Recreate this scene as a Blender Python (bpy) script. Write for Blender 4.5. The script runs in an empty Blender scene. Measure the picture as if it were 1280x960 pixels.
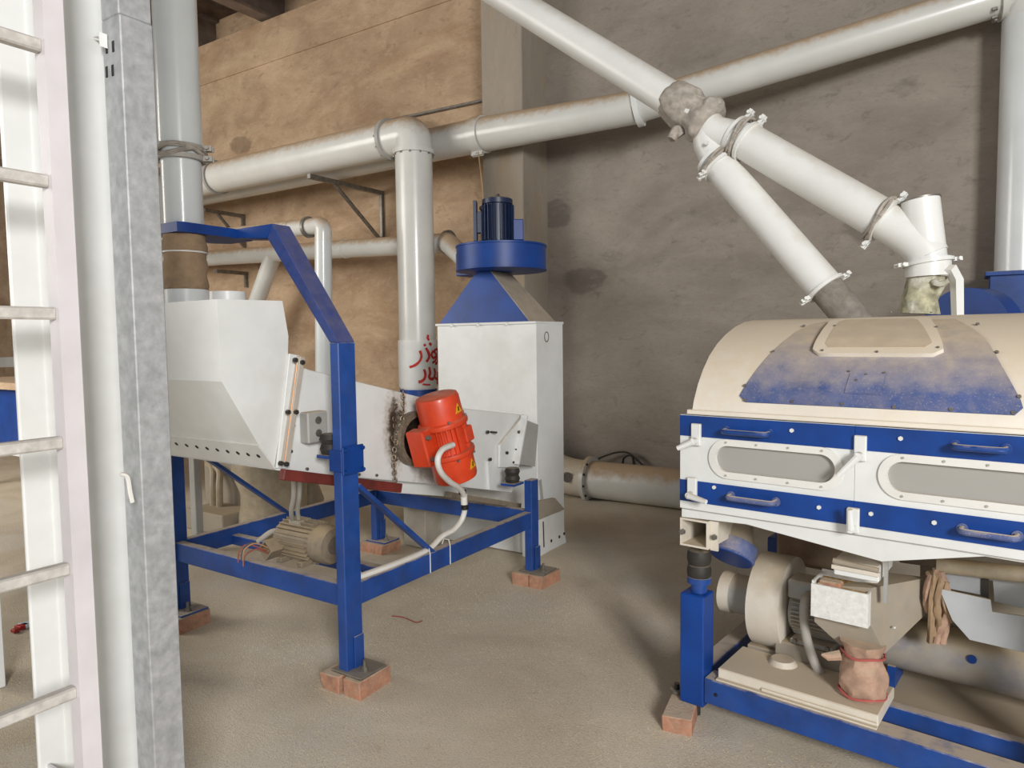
import bpy, bmesh, math, random
from mathutils import Vector as V3, Matrix, noise
random.seed(7)
sc = bpy.context.scene
col = sc.collection
R = math.radians

# ------------------------------------------------------------------ camera
FP, HC = 880.0, 1.6
YAW, PIT, ROL = R(33), R(3.7), 0.0128
f0 = V3((-math.sin(YAW), math.cos(YAW), 0)); r0 = V3((math.cos(YAW), math.sin(YAW), 0)); z0 = V3((0, 0, 1))
FW = f0 * math.cos(PIT) - z0 * math.sin(PIT); u0 = z0 * math.cos(PIT) + f0 * math.sin(PIT)
UP = u0 * math.cos(ROL) + r0 * math.sin(ROL); RT = r0 * math.cos(ROL) - u0 * math.sin(ROL)
CP = V3((0, 0, HC))
cd = bpy.data.cameras.new('camera'); cam = bpy.data.objects.new('camera', cd); col.objects.link(cam)
cd.sensor_width = 36; cd.lens = FP / 1280 * 36; cd.clip_start = .02; cd.clip_end = 200
m = Matrix((RT, UP, -FW)).transposed().to_4x4(); m.translation = CP
cam.matrix_world = m
sc.camera = cam

# ------------------------------------------------------------------ light
sc.view_settings.view_transform = 'Standard'; sc.view_settings.look = 'None'
sc.view_settings.gamma = 1; sc.view_settings.use_curve_mapping = False
sc.view_settings.exposure = 0.28
w = bpy.data.worlds.new('daylight'); sc.world = w; w.use_nodes = True
bg = w.node_tree.nodes['Background']; bg.inputs[0].default_value = (.92, .965, 1, 1); bg.inputs[1].default_value = .41

def area(name, loc, target, sx, sy, power, color):
    l = bpy.data.lights.new(name, 'AREA'); l.shape = 'RECTANGLE'; l.size = sx; l.size_y = sy; l.energy = power; l.color = color
    o = bpy.data.objects.new(name, l); col.objects.link(o); o.location = loc
    o.rotation_euler = (V3(target) - V3(loc)).to_track_quat('-Z', 'Y').to_euler()
    return o
# daylight through the open shed door behind and to the right, and through the far left opening
area('door_daylight', (4.6, -3.6, 3.6), (-1.6, 3.2, .8), 1.7, 1.9, 560, (1, .985, .965))
area('opening_daylight', (-9.5, -1.0, 3.6), (-7.5, 6.6, 3.0), 4.0, 3.0, 270, (1, .95, .87))

# ------------------------------------------------------------------ pixel helpers (a pixel gives a ray; a wall, floor or thing gives the distance)
def ray(x, y): return FW + RT * ((x - 640) / FP) + UP * ((480 - y) / FP)
def PZ(x, y, z=0.0):
    d = ray(x, y); return CP + d * ((z - HC) / d.z)
def PY(x, y, Y):
    d = ray(x, y); return CP + d * (Y / d.y)
def PX(x, y, X):
    d = ray(x, y); return CP + d * (X / d.x)
def PD(x, y, D): return CP + ray(x, y) * D
def PP(x, y, p, n):
    d = ray(x, y); return CP + d * ((V3(p) - CP).dot(n) / d.dot(n))

# ------------------------------------------------------------------ materials
def lin(c):
    return tuple(((v / 255) / 12.92 if v / 255 <= .04045 else ((v / 255 + .055) / 1.055) ** 2.4) for v in c) + (1,)
DUST = lin((194, 178, 154))
MATS = {}
def mat(name, rgb, rough=.45, dust=0.0, metal=0.0, var=.08, scale=6.0, bump=0.0, bscale=80.0, dustcol=None, stain=None, stain_amt=0.0, coat=0.0, film=0.0, thr=.35, speck=0.0, damp=.22):
    """paint, with tone variation, a film of dust and dust lying on what faces up"""
    if name in MATS: return MATS[name]
    mt = bpy.data.materials.new(name); mt.use_nodes = True; MATS[name] = mt
    nt = mt.node_tree; N = nt.nodes; L = nt.links
    b = N['Principled BSDF']
    geo = N.new('ShaderNodeNewGeometry')
    def noi(s, det=4, rgh=.6):
        n = N.new('ShaderNodeTexNoise'); n.inputs['Scale'].default_value = s; n.inputs['Detail'].default_value = det; n.inputs['Roughness'].default_value = rgh
        L.new(geo.outputs['Position'], n.inputs['Vector']); return n
    def ramp(src, a, bb, c0=0, c1=1):
        r = N.new('ShaderNodeMapRange'); r.inputs['From Min'].default_value = a; r.inputs['From Max'].default_value = bb
        r.inputs['To Min'].default_value = c0; r.inputs['To Max'].default_value = c1
        r.clamp = True
        L.new(src, r.inputs['Value']); return r.outputs[0]
    def mix(fac, A, B):
        mx = N.new('ShaderNodeMix'); mx.data_type = 'RGBA'
        if isinstance(fac, (int, float)): mx.inputs[0].default_value = fac
        else: L.new(fac, mx.inputs[0])
        for v, i in ((A, 6), (B, 7)):
            if isinstance(v, tuple): mx.inputs[i].default_value = v
            else: L.new(v, mx.inputs[i])
        return mx.outputs[2]
    def math_(op, A, B):
        q = N.new('ShaderNodeMath'); q.operation = op
        for v, i in ((A, 0), (B, 1)):
            if isinstance(v, (int, float)): q.inputs[i].default_value = v
            else: L.new(v, q.inputs[i])
        return q.outputs[0]
    base = lin(rgb)
    n1 = noi(scale)
    lo = tuple(max(0, v * (1 - var * 2.2)) for v in base[:3]) + (1,); hi = tuple(min(1, v * (1 + var * 1.6)) for v in base[:3]) + (1,)
    c = mix(ramp(n1.outputs[0], .3, .7), lo, hi)
    if stain is not None:
        n2 = noi(scale * .45, 5, .65)
        c = mix(ramp(n2.outputs[0], .5, .68, 0, stain_amt), c, lin(stain))
    dc = lin(dustcol) if dustcol else DUST
    ro = None
    if film > 0:
        n3 = noi(scale * 2.2, 6, .7)
        c = mix(ramp(n3.outputs[0], .32, .72, film * .25, film), c, dc)
    if speck > 0:
        n5 = noi(180, 2, .5)
        c = mix(ramp(n5.outputs[0], .60, .70, 0, speck), c, dc)
    if dust > 0:
        sx = N.new('ShaderNodeSeparateXYZ'); L.new(geo.outputs['Normal'], sx.inputs[0])
        n4 = noi(14, 4, .6)
        nn = ramp(n4.outputs[0], .25, .75, -damp, damp)
        up = ramp(math_('ADD', sx.outputs[2], nn), thr, min(.98, thr + .5), 0, dust)
        c = mix(up, c, dc)
        ro = ramp(up, 0, 1, rough, .92)
    L.new(c, b.inputs['Base Color'])
    if ro is not None: L.new(ro, b.inputs['Roughness'])
    else: b.inputs['Roughness'].default_value = rough
    b.inputs['Metallic'].default_value = metal
    if coat: b.inputs['Coat Weight'].default_value = coat; b.inputs['Coat Roughness'].default_value = .12
    if bump > 0:
        bn = noi(bscale, 4, .6); bp = N.new('ShaderNodeBump'); bp.inputs['Strength'].default_value = bump; bp.inputs['Distance'].default_value = .01
        L.new(bn.outputs[0], bp.inputs['Height']); L.new(bp.outputs[0], b.inputs['Normal'])
    return mt

WHITE = mat('white_paint', (226, 228, 226), .38, dust=.75, var=.03, scale=5)
WHITE_CLEAN = mat('white_paint_clean', (228, 230, 228), .35, dust=.25, var=.03, scale=4, stain=(190, 182, 168), stain_amt=.25)
WHITE_DUSTY = mat('white_paint_dusty', (222, 216, 204), .5, dust=.95, film=.35, var=.04, scale=5)
PIPE = mat('pipe_paint', (214, 214, 209), .3, dust=.85, var=.03, scale=3, coat=.25, thr=.22, dustcol=(184, 152, 114))
PIPE_CLEAN = mat('pipe_paint_clean', (214, 218, 218), .28, dust=.25, var=.03, scale=3, coat=.3, thr=.6)
SPOUT = mat('spout_paint', (224, 225, 222), .35, dust=.5, var=.03, scale=3, thr=.38, speck=.12)
BLUE = mat('blue_paint', (2, 64, 140), .42, dust=.85, var=.14, scale=7, film=.04, thr=.6)
BLUE_CLEAN = mat('blue_paint_clean', (2, 60, 138), .45, dust=0, var=.12, scale=6)
BLUE_DUSTY = mat('blue_paint_dusty', (28, 72, 140), .6, dust=.95, film=.24, var=.08, scale=6, thr=.52, speck=.3, dustcol=(208, 190, 162), damp=.10)
HOOD = mat('hood_dusty', (232, 226, 214), .5, dust=.9, film=.3, var=.03, scale=5, dustcol=(222, 206, 182))
BLUE_ARM = mat('blue_paint_arm', (6, 56, 132), .5, dust=.5, film=.28, var=.12, scale=16, thr=.3, dustcol=(120, 112, 128))
DARKBLUE = mat('motor_blue', (22, 38, 70), .4, dust=.5, var=.15, scale=20, thr=.7)
RED = mat('red_paint', (216, 58, 12), .4, dust=.45, var=.08, scale=9, film=.12, coat=.2, dustcol=(200, 140, 110), thr=.7)
RED_PRIMER = mat('red_primer', (118, 42, 34), .6, var=.2, scale=12, film=.25, dustcol=(80, 60, 52))
GALV = mat('galvanised_steel', (176, 178, 180), .5, metal=.3, var=.12, scale=34, bump=.05, bscale=60, stain=(146, 149, 152), stain_amt=.5, film=.2, dustcol=(198, 198, 196))
STEEL = mat('bare_steel', (135, 132, 126), .45, metal=.7, var=.15, scale=20, dust=.5)
DARK = mat('black_rubber', (26, 26, 27), .6, dust=.35, var=.1, film=.06, thr=.8)
OIL = mat('oily_black', (40, 33, 26), .45, var=.4, scale=30, bump=.3, bscale=60)
GREY = mat('grey_paint', (160, 163, 164), .5, dust=.9, film=.3, var=.05)
GREY_DUSTY = mat('dusty_grey_sheet', (150, 144, 134), .6, dust=.95, film=.6, var=.07, dustcol=(168, 152, 128))
MOTOR_DUSTY = mat('dusty_motor', (120, 112, 100), .7, dust=.95, film=.6, var=.15, scale=15, dustcol=(165, 145, 116))
CABLE_W = mat('white_cable', (224, 222, 216), .45, dust=.5, var=.04)
CABLE_G = mat('grey_cable', (172, 168, 160), .5, dust=.7, var=.05)
CABLE_B = mat('black_cable', (40, 36, 33), .6, dust=.4)
CLOTH_BROWN = mat('brown_cloth', (150, 122, 92), .85, var=.12, scale=14, film=.25, bump=.15, bscale=300)
CLOTH_GREY = mat('grey_sacking', (172, 164, 154), .95, var=.14, scale=30, dust=.3, bump=.5, bscale=260)
CLOTH_DARK = mat('dark_sleeve', (116, 113, 110), .9, var=.15, scale=25, film=.3, bump=.3, bscale=200)
CLOTH_GREEN = mat('green_white_cloth', (170, 166, 140), .9, var=.22, scale=30, stain=(214, 214, 204), stain_amt=.8, bump=.3, bscale=200)
CLOTH_PINK = mat('pink_brown_cloth', (172, 138, 118), .9, var=.15, scale=20, dust=.5, bump=.2, bscale=200, film=.2)
PLASTIC = mat('dusty_wrap', (176, 166, 148), .35, dust=.9, film=.5, var=.1, scale=16, bump=.4, bscale=40, dustcol=(168, 148, 116))
BRICK = mat('brick', (166, 102, 74), .9, var=.18, scale=18, dust=.85, bump=.4, bscale=70, film=.5, thr=.6)
YELLOW = mat('yellow_sticker', (236, 180, 30), .5)
BLACK = mat('black_print', (20, 20, 20), .6)
PAINT_RED = mat('red_spray', (200, 38, 28), .6, var=.15, scale=40)
SAND = mat('sand_dust', (190, 166, 128), .95, var=.1, scale=12, bump=.5, bscale=200)
GRAIN = mat('grain', (188, 150, 92), .9, var=.3, scale=90, bump=.6, bscale=150)
LID = mat('lid_pane', (204, 186, 160), .8, var=.06, scale=9, film=.5, speck=.2)
COPPER = mat('copper', (172, 124, 88), .4, metal=.6)
GREEN_ST = mat('stained_duct', (176, 170, 158), .6, var=.1, scale=5, stain=(96, 128, 108), stain_amt=.75, film=.4)
ROOF = mat('roof_board', (86, 66, 50), .9, var=.25, scale=4)
BEAM = mat('roof_steel', (120, 106, 96), .7, var=.15, scale=5, dust=.3)
BURNT = mat('burnt_patch', (66, 50, 36), .8, var=.5, scale=26, film=.3, bump=.3, bscale=50, dustcol=(150, 132, 108))

def noisy_material(name, build):
    mt = bpy.data.materials.new(name); mt.use_nodes = True
    build(mt.node_tree, mt.node_tree.nodes, mt.node_tree.links, mt.node_tree.nodes['Principled BSDF']); return mt
def wall_mat(name, c1, c2, cst, cdark, streak=1.0, vec=(.9, 1, 1.7)):
    def bld(nt, N, L, b):
        geo = N.new('ShaderNodeNewGeometry')
        mp = N.new('ShaderNodeMapping'); mp.inputs['Scale'].default_value = vec; L.new(geo.outputs['Position'], mp.inputs[0])
        def noi(s, d=6, r=.6, dist=0):
            n = N.new('ShaderNodeTexNoise'); n.inputs['Scale'].default_value = s; n.inputs['Detail'].default_value = d; n.inputs['Roughness'].default_value = r; n.inputs['Distortion'].default_value = dist
            L.new(mp.outputs[0], n.inputs['Vector']); return n
        def ramp(src, a, bb, c=1.0):
            r = N.new('ShaderNodeMapRange'); r.inputs['From Min'].default_value = a; r.inputs['From Max'].default_value = bb; r.inputs['To Max'].default_value = c; L.new(src, r.inputs[0]); return r.outputs[0]
        def mix(f, A, B):
            mx = N.new('ShaderNodeMix'); mx.data_type = 'RGBA'; L.new(f, mx.inputs[0])
            for v, i in ((A, 6), (B, 7)):
                if isinstance(v, tuple): mx.inputs[i].default_value = v
                else: L.new(v, mx.inputs[i])
            return mx.outputs[2]
        c = mix(ramp(noi(1.3, 8, .65, .6).outputs[0], .3, .7), lin(c1), lin(c2))
        c = mix(ramp(noi(.55, 6, .6, 1.2).outputs[0], .52, .72, .75), c, lin(cst))
        v = N.new('ShaderNodeTexVoronoi'); v.inputs['Scale'].default_value = .62; L.new(mp.outputs[0], v.inputs['Vector'])
        nz = noi(3, 4, .6); ad = N.new('ShaderNodeMath'); ad.operation = 'MULTIPLY_ADD'; ad.inputs[1].default_value = .22; L.new(nz.outputs[0], ad.inputs[0]); L.new(v.outputs['Distance'], ad.inputs[2])
        c = mix(ramp(ad.outputs[0], .27, .235, .55), c, lin(cdark))
        c = mix(ramp(noi(9, 8, .75).outputs[0], .52, .72, .55), c, lin(c2))
        c = mix(ramp(noi(26, 6, .8).outputs[0], .5, .7, .4), c, lin(cst))
        c = mix(ramp(noi(5, 8, .75, .5).outputs[0], .56, .70, .5), c, lin(cdark))
        L.new(c, b.inputs['Base Color']); b.inputs['Roughness'].default_value = .95
        bp = N.new('ShaderNodeBump'); bp.inputs['Strength'].default_value = .35; bp.inputs['Distance'].default_value = .02
        L.new(noi(22, 8, .7).outputs[0], bp.inputs['Height']); L.new(bp.outputs[0], b.inputs['Normal'])
    return noisy_material(name, bld)
WALL_TAN = wall_mat('tan_plaster', (160, 134, 108), (202, 176, 146), (150, 118, 88), (104, 86, 68))
WALL_GREY = wall_mat('grey_plaster', (140, 131, 121), (160, 151, 140), (124, 115, 106), (94, 87, 80))
PILLAR = wall_mat('pillar_concrete', (150, 142, 130), (166, 156, 142), (172, 140, 104), (126, 116, 104), vec=(2, 2, .6))
def floor_bld(nt, N, L, b):
    geo = N.new('ShaderNodeNewGeometry')
    def noi(s, d=6, r=.6, dist=0):
        n = N.new('ShaderNodeTexNoise'); n.inputs['Scale'].default_value = s; n.inputs['Detail'].default_value = d; n.inputs['Roughness'].default_value = r; n.inputs['Distortion'].default_value = dist
        L.new(geo.outputs['Position'], n.inputs['Vector']); return n.outputs[0]
    def ramp(src, a, bb, c=1.0):
        r = N.new('ShaderNodeMapRange'); r.inputs['From Min'].default_value = a; r.inputs['From Max'].default_value = bb; r.inputs['To Max'].default_value = c; L.new(src, r.inputs[0]); return r.outputs[0]
    def mix(f, A, B):
        mx = N.new('ShaderNodeMix'); mx.data_type = 'RGBA'; L.new(f, mx.inputs[0])
        for v, i in ((A, 6), (B, 7)):
            if isinstance(v, tuple): mx.inputs[i].default_value = v
            else: L.new(v, mx.inputs[i])
        return mx.outputs[2]
    c = mix(ramp(noi(.9, 7, .6, .8), .32, .68), lin((190, 176, 154)), lin((222, 210, 190)))
    c = mix(ramp(noi(.6, 5, .6, 1.5), .5, .66, .7), c, lin((206, 200, 190)))
    c = mix(ramp(noi(120, 3, .7), .5, .72, .6), c, lin((236, 224, 196)))
    c = mix(ramp(noi(95, 3, .7), .56, .72, .5), c, lin((150, 134, 110)))
    c = mix(ramp(noi(7, 8, .75), .6, .75, .4), c, lin((170, 148, 116)))
    L.new(c, b.inputs['Base Color']); b.inputs['Roughness'].default_value = .95
    bp = N.new('ShaderNodeBump'); bp.inputs['Strength'].default_value = .55; bp.inputs['Distance'].default_value = .012
    L.new(noi(130, 3, .7), bp.inputs['Height']); L.new(bp.outputs[0], b.inputs['Normal'])
FLOOR = noisy_material('sandy_floor', floor_bld)
def pane_bld(nt, N, L, b):
    b.inputs['Base Color'].default_value = lin((196, 194, 188)); b.inputs['Roughness'].default_value = .35; b.inputs['Alpha'].default_value = .55
PANE = noisy_material('dusty_perspex', pane_bld)

# ------------------------------------------------------------------ mesh builder
class MB:
    def __init__(s, T=None): s.v = []; s.f = []; s.T = T
    def add(s, vs, fs):
        o = len(s.v)
        for p in vs:
            p = V3(p); s.v.append(s.T @ p if s.T else p)
        s.f += [tuple(i + o for i in f) for f in fs]; return s
    def box(s, a, b):
        x0, y0, zz0 = (min(a[i], b[i]) for i in range(3)); x1, y1, z1 = (max(a[i], b[i]) for i in range(3))
        return s.add([(x0, y0, zz0), (x1, y0, zz0), (x1, y1, zz0), (x0, y1, zz0), (x0, y0, z1), (x1, y0, z1), (x1, y1, z1), (x0, y1, z1)],
                     [(0, 3, 2, 1), (4, 5, 6, 7), (0, 1, 5, 4), (1, 2, 6, 5), (2, 3, 7, 6), (3, 0, 4, 7)])
    def bar(s, a, b, wd, h, up=(0, 0, 1)):
        a, b = V3(a), V3(b); d = (b - a).normalized(); up = V3(up)
        sd = d.cross(up)
        if sd.length < 1e-4: sd = d.cross(V3((1, 0, 0)))
        sd.normalize(); u = sd.cross(d).normalized()
        vs = [p + sd * (i * wd / 2) + u * (j * h / 2) for p in (a, b) for i, j in ((-1, -1), (1, -1), (1, 1), (-1, 1))]
        return s.add(vs, [(0, 1, 2, 3), (7, 6, 5, 4), (0, 4, 5, 1), (1, 5, 6, 2), (2, 6, 7, 3), (3, 7, 4, 0)])
    def prism(s, pts, vec):
        n = len(pts); vec = V3(vec); pts = [V3(p) for p in pts]
        return s.add(pts + [p + vec for p in pts], [tuple(range(n))[::-1], tuple(range(n, 2 * n))] + [(i, (i + 1) % n, (i + 1) % n + n, i + n) for i in range(n)])
    def tube(s, pts, r, seg=14, caps=True, radii=None, fn=None):
        pts = [V3(p) for p in pts]; n = len(pts); vs = []; fs = []
        t = [(pts[min(i + 1, n - 1)] - pts[max(i - 1, 0)]).normalized() for i in range(n)]
        ref = V3((0, 0, 1)) if abs(t[0].z) < .9 else V3((1, 0, 0))
        e = (ref - t[0] * ref.dot(t[0])).normalized()
        for i in range(n):
            e = (e - t[i] * e.dot(t[i])).normalized(); g = t[i].cross(e)
            rr = radii[i] if radii else r
            for k in range(seg):
                a = 2 * math.pi * k / seg; q = rr * (fn(i / (n - 1), a) if fn else 1)
                vs.append(pts[i] + e * (q * math.cos(a)) + g * (q * math.sin(a)))
        for i in range(n - 1):
            for k in range(seg):
                k2 = (k + 1) % seg; fs.append((i * seg + k, i * seg + k2, (i + 1) * seg + k2, (i + 1) * seg + k))
        if caps: fs.append(tuple(range(seg))[::-1]); fs.append(tuple(range((n - 1) * seg, n * seg)))
        return s.add(vs, fs)
    def cyl(s, a, b, r, seg=20, r2=None): return s.tube([a, b], r, seg, True, [r, r if r2 is None else r2])
    def lathe(s, prof, o, ax, seg=32, closed=False):
        o = V3(o); ax = V3(ax).normalized(); ref = V3((0, 0, 1)) if abs(ax.z) < .9 else V3((1, 0, 0))
        e = (ref - ax * ref.dot(ax)).normalized(); g = ax.cross(e); vs = []; fs = []; n = len(prof)
        for (rr, h) in prof:
            for k in range(seg):
                a = 2 * math.pi * k / seg; vs.append(o + ax * h + e * (rr * math.cos(a)) + g * (rr * math.sin(a)))
        for i in range(n if closed else n - 1):
            j = (i + 1) % n
            for k in range(seg):
                k2 = (k + 1) % seg; fs.append((i * seg + k, i * seg + k2, j * seg + k2, j * seg + k))
        if not closed:
            fs.append(tuple(range(seg))[::-1]); fs.append(tuple(range((n - 1) * seg, n * seg)))
        return s.add(vs, fs)
    def ring(s, a, b, ro, ri, seg=28):
        a, b = V3(a), V3(b); h = (b - a).length
        return s.lathe([(ri, 0), (ro, 0), (ro, h), (ri, h)], a, b - a, seg, True)
    def ball(s, c, rx, ry=None, rz=None, seg=12, rings=8):
        ry = rx if ry is None else ry; rz = rx if rz is None else rz; c = V3(c); vs = []; fs = []
        for i in range(1, rings):
            p = math.pi * i / rings
            for k in range(seg):
                a = 2 * math.pi * k / seg; vs.append(c + V3((rx * math.sin(p) * math.cos(a), ry * math.sin(p) * math.sin(a), rz * math.cos(p))))
        vs += [c + V3((0, 0, rz)), c - V3((0, 0, rz))]; T = len(vs) - 2
        for i in range(rings - 2):
            for k in range(seg):
                k2 = (k + 1) % seg; fs.append((i * seg + k, (i + 1) * seg + k, (i + 1) * seg + k2, i * seg + k2))
        for k in range(seg):
            k2 = (k + 1) % seg; fs.append((T, k, k2)); fs.append((T + 1, (rings - 2) * seg + k2, (rings - 2) * seg + k))
        return s.add(vs, fs)
    def holed(s, outer, inner, off):
        """plate between a rectangle outline and an inner loop; outer = list matching inner"""
        n = len(inner); off = V3(off)
        vs = [V3(p) for p in outer] + [V3(p) for p in inner]; vs = vs + [p + off for p in vs]; fs = []
        for i in range(n):
            j = (i + 1) % n
            fs += [(i, j, n + j, n + i), (2 * n + i, 3 * n + i, 3 * n + j, 2 * n + j), (i, 2 * n + i, 2 * n + j, j), (n + i, n + j, 3 * n + j, 3 * n + i)]
        return s.add(vs, fs)
    def build(s, name, material, parent=None, bevel=0.0, angle=35, seg=1):
        me = bpy.data.meshes.new(name)
        inv = wm(parent).inverted() if parent else Matrix.Identity(4)
        base = None
        vs = [inv @ p for p in s.v]
        if parent is None:
            lo = V3([min(p[i] for p in vs) for i in range(3)]); hi = V3([max(p[i] for p in vs) for i in range(3)])
            base = V3(((lo.x + hi.x) / 2, (lo.y + hi.y) / 2, lo.z)); vs = [p - base for p in vs]
        me.from_pydata([tuple(p) for p in vs], [], s.f)
        bm = bmesh.new(); bm.from_mesh(me)
        bmesh.ops.recalc_face_normals(bm, faces=bm.faces[:])
        if bevel > 0:
            es = [e for e in bm.edges if len(e.link_faces) == 2 and e.calc_face_angle(0) > R(30)]
            bmesh.ops.bevel(bm, geom=es, offset=bevel, segments=seg, profile=.6, affect='EDGES', clamp_overlap=True)
        bm.to_mesh(me); bm.free()
        for p in me.polygons: p.use_smooth = True
        me.set_sharp_from_angle(angle=R(angle))
        me.materials.append(material)
        o = bpy.data.objects.new(name, me); col.objects.link(o)
        if parent: o.parent = parent
        else: o.location = base
        return o

def wm(o):
    M = o.matrix_basis.copy()
    while o.parent: o = o.parent; M = o.matrix_basis @ M
    return M
def tag(o, label, cat, group=None, kind=None):
    o['label'] = label; o['category'] = cat
    if group: o['group'] = group
    if kind: o['kind'] = kind
    return o
def thing(name, label, cat, loc=(0, 0, 0), rz=0.0, group=None):
    o = bpy.data.objects.new(name, None); col.objects.link(o); o.location = loc; o.rotation_euler = (0, 0, rz); o.empty_display_size = .1
    return tag(o, label, cat, group)
def struct(o, label=None):
    o['kind'] = 'structure'
    if label: o['label'] = label
    return o
def dupe(o, parent, delta):
    c = o.copy(); col.objects.link(c); c.parent = parent; c.location = o.location + V3(delta); return c

def arc(pts, rad, n=8):
    """polyline with its corners rounded"""
    pts = [V3(p) for p in pts]; out = [pts[0]]
    for i in range(1, len(pts) - 1):
        a, b, c = pts[i - 1], pts[i], pts[i + 1]; d1 = (a - b).normalized(); d2 = (c - b).normalized()
        r = min(rad, (a - b).length * .49, (c - b).length * .49)
        p1, p2 = b + d1 * r, b + d2 * r
        for k in range(n + 1):
            t = k / n; out.append(p1 * (1 - t) ** 2 + b * (2 * t * (1 - t)) + p2 * t ** 2)
    out.append(pts[-1]); return out
def spline(pts, n=6):
    pts = [V3(p) for p in pts]; out = []
    for i in range(len(pts) - 1):
        p0, p1, p2, p3 = pts[max(i - 1, 0)], pts[i], pts[i + 1], pts[min(i + 2, len(pts) - 1)]
        for k in range(n):
            t = k / n
            out.append(.5 * ((2 * p1) + (p2 - p0) * t + (2 * p0 - 5 * p1 + 4 * p2 - p3) * t * t + (3 * p1 - p0 - 3 * p2 + p3) * t ** 3))
    out.append(pts[-1]); return out
def wob(amp, fa, ft, seed=0.0):
    return lambda t, a: 1 + amp * noise.noise(V3((math.cos(a) * fa + seed, math.sin(a) * fa, t * ft + seed)))
def bolts(parent, pts, ax, r=.008, h=.008, material=None, name='bolt'):
    """one small hexagonal head, copied"""
    ax = V3(ax); first = None
    for p in pts:
        p = V3(p)
        if first is None:
            first = MB().cyl(p - ax * .002, p + ax * h, r, 6).build(name, material or STEEL, parent, angle=30); fp = p
        else:
            d = wm(parent).to_3x3().inverted() @ (p - fp); dupe(first, parent, d)
def clamp_ring(parent, p, ax, r, material, lug=None, wd=.03, name='clamp'):
    """pipe clamp band with two lugs and a bolt"""
    p = V3(p); ax = V3(ax).normalized()
    mb = MB().ring(p - ax * wd / 2, p + ax * wd / 2, r + .012, r - .004, 28)
    if lug is not None:
        for l in lug:
            l = V3(l); l = (l - ax * l.dot(ax)).normalized(); sd = l.cross(ax)
            for q in (-1, 1):
                mb.bar(p + l * (r) + sd * q * .014, p + l * (r + .05) + sd * q * .014, .008, wd * 1.1, ax)
            mb.cyl(p + l * (r + .032) - sd * .034, p + l * (r + .032) + sd * .034, .008, 8)
    return mb.build(name, material, parent)

# ================================================================== THE SETTING
WY = 6.6
# floor with low drifts of sand
vs = []; fs = []
xs = [-20, -16, -13] + [-11 + .1 * i for i in range(0, 126)] + [2, 3, 5, 7]
ys = [-5, -3.5, -2, -1] + [-.4 + .1 * i for i in range(0, 71)]
def drift(x, y):
    h = .010 * noise.noise(V3((x * 1.1, y * 1.1, 3))) + .006 * noise.noise(V3((x * 3.5, y * 3.5, 8)))
    def bumpat(cx, cy, rx, ry, hh):
        d = ((x - cx) / rx) ** 2 + ((y - cy) / ry) ** 2; return hh * math.exp(-d)
    h += bumpat(-2.9, 1.75, .30, .16, .06) + bumpat(-2.35, 4.5, .25, .4, .03) + bumpat(-3.4, 3.4, .5, .5, .02)
    return min(.075, max(-.012, h)) - .006
for y in ys:
    for x in xs: vs.append((x, y if y < 6.5 else 6.62, drift(x, y) if -11 < x < 2 and -.4 < y < 6.6 else -.006))
nx = len(xs)
for j in range(len(ys) - 1):
    for i in range(nx - 1): fs.append((j * nx + i, j * nx + i + 1, (j + 1) * nx + i + 1, (j + 1) * nx + i))
fb = MB(); fb.add(vs, fs); o = fb.build('floor', FLOOR, angle=180); struct(o, 'concrete floor strewn with sandy grain dust')
PXL, PXR, PYF = -4.30, -3.806, 6.114
struct(MB().box((-20, WY, -.05), (PXL + .02, WY + .35, 6.0)).build('wall_back', WALL_TAN), 'tan mud-plastered wall of the shed')
struct(MB().box((PXL + .02, WY, -.05), (7, WY + .25, 7.4)).build('wall_back_right', WALL_GREY), 'grey cement-plastered wall of the shed')
struct(MB().box((PXL, PYF, -.02), (PXR, WY + .05, 7.4)).build('wall_pillar', PILLAR, bevel=.008), 'concrete pillar standing out of the wall')
struct(MB().box((-20.25, -5, -.05), (-20, WY + .25, 7.4)).build('wall_left', WALL_TAN), 'end wall')
struct(MB().box((-20, WY + .35, 5.9), (PXL + .02, WY + .6, 7.4)).build('wall_upper', WALL_TAN), 'brick infill above the ring beam, in the shade of the roof')
# ring beam band on the tan wall, roof beams and boards
struct(MB().box((-20, WY - .022, 5.45), (PXL + .01, WY + .02, 6.02)).build('trim_1', WALL_TAN, bevel=.006), 'plastered ring beam along the top of the tan wall')
for i, bx in enumerate(tuple(-14.7 + 1.6 * k for k in range(12))):
    mb = MB(); mb.box((bx - .11, -5, 6.06), (bx + .11, WY + .34, 6.10)); mb.box((bx - .02, -5, 6.10), (bx + .02, WY + .34, 6.5)); mb.box((bx - .11, -5, 6.5), (bx + .11, WY + .34, 6.54))
    struct(mb.build('trim_%d' % (i + 2), BEAM), 'steel roof beam')
struct(MB().box((-20, -5, 6.54), (7, WY + .34, 6.62)).build('ceiling', ROOF), 'dark roof boarding')

# ================================================================== CLOSE LEFT: elevator leg, ladder, galvanised post
t = thing('elevator_casing', 'white sheet-metal elevator casing standing behind the ladder rungs', 'casing', (-1.957, .96, 0))
MB().box((-1.964, .782, 0), (-1.95, 1.13, 4.2)).build('casing', WHITE_CLEAN, t, bevel=.004)
MB().box((-1.952, .845, 0), (-1.946, .865, 4.2)).build('seam_rib', WHITE_CLEAN, t, bevel=.004, seg=2)
t = thing('ladder', 'white steel ladder with flat scuffed rungs on the elevator casing', 'ladder', (-1.74, .6, 0))
RAILM = mat('rail_paint', (214, 210, 214), .45, var=.04, scale=6, film=.12)
RUNGM = mat('scuffed_rung', (206, 202, 196), .6, var=.12, scale=30, film=.35, dustcol=(150, 142, 132), dust=.5)
st = MB().prism([(-1.72, .781, 0), (-1.72, .824, 0), (-1.726, .824, 0), (-1.726, .787, 0), (-1.765, .787, 0), (-1.765, .781, 0)], (0, 0, 4.2)).build('stile', RAILM, t)
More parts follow.
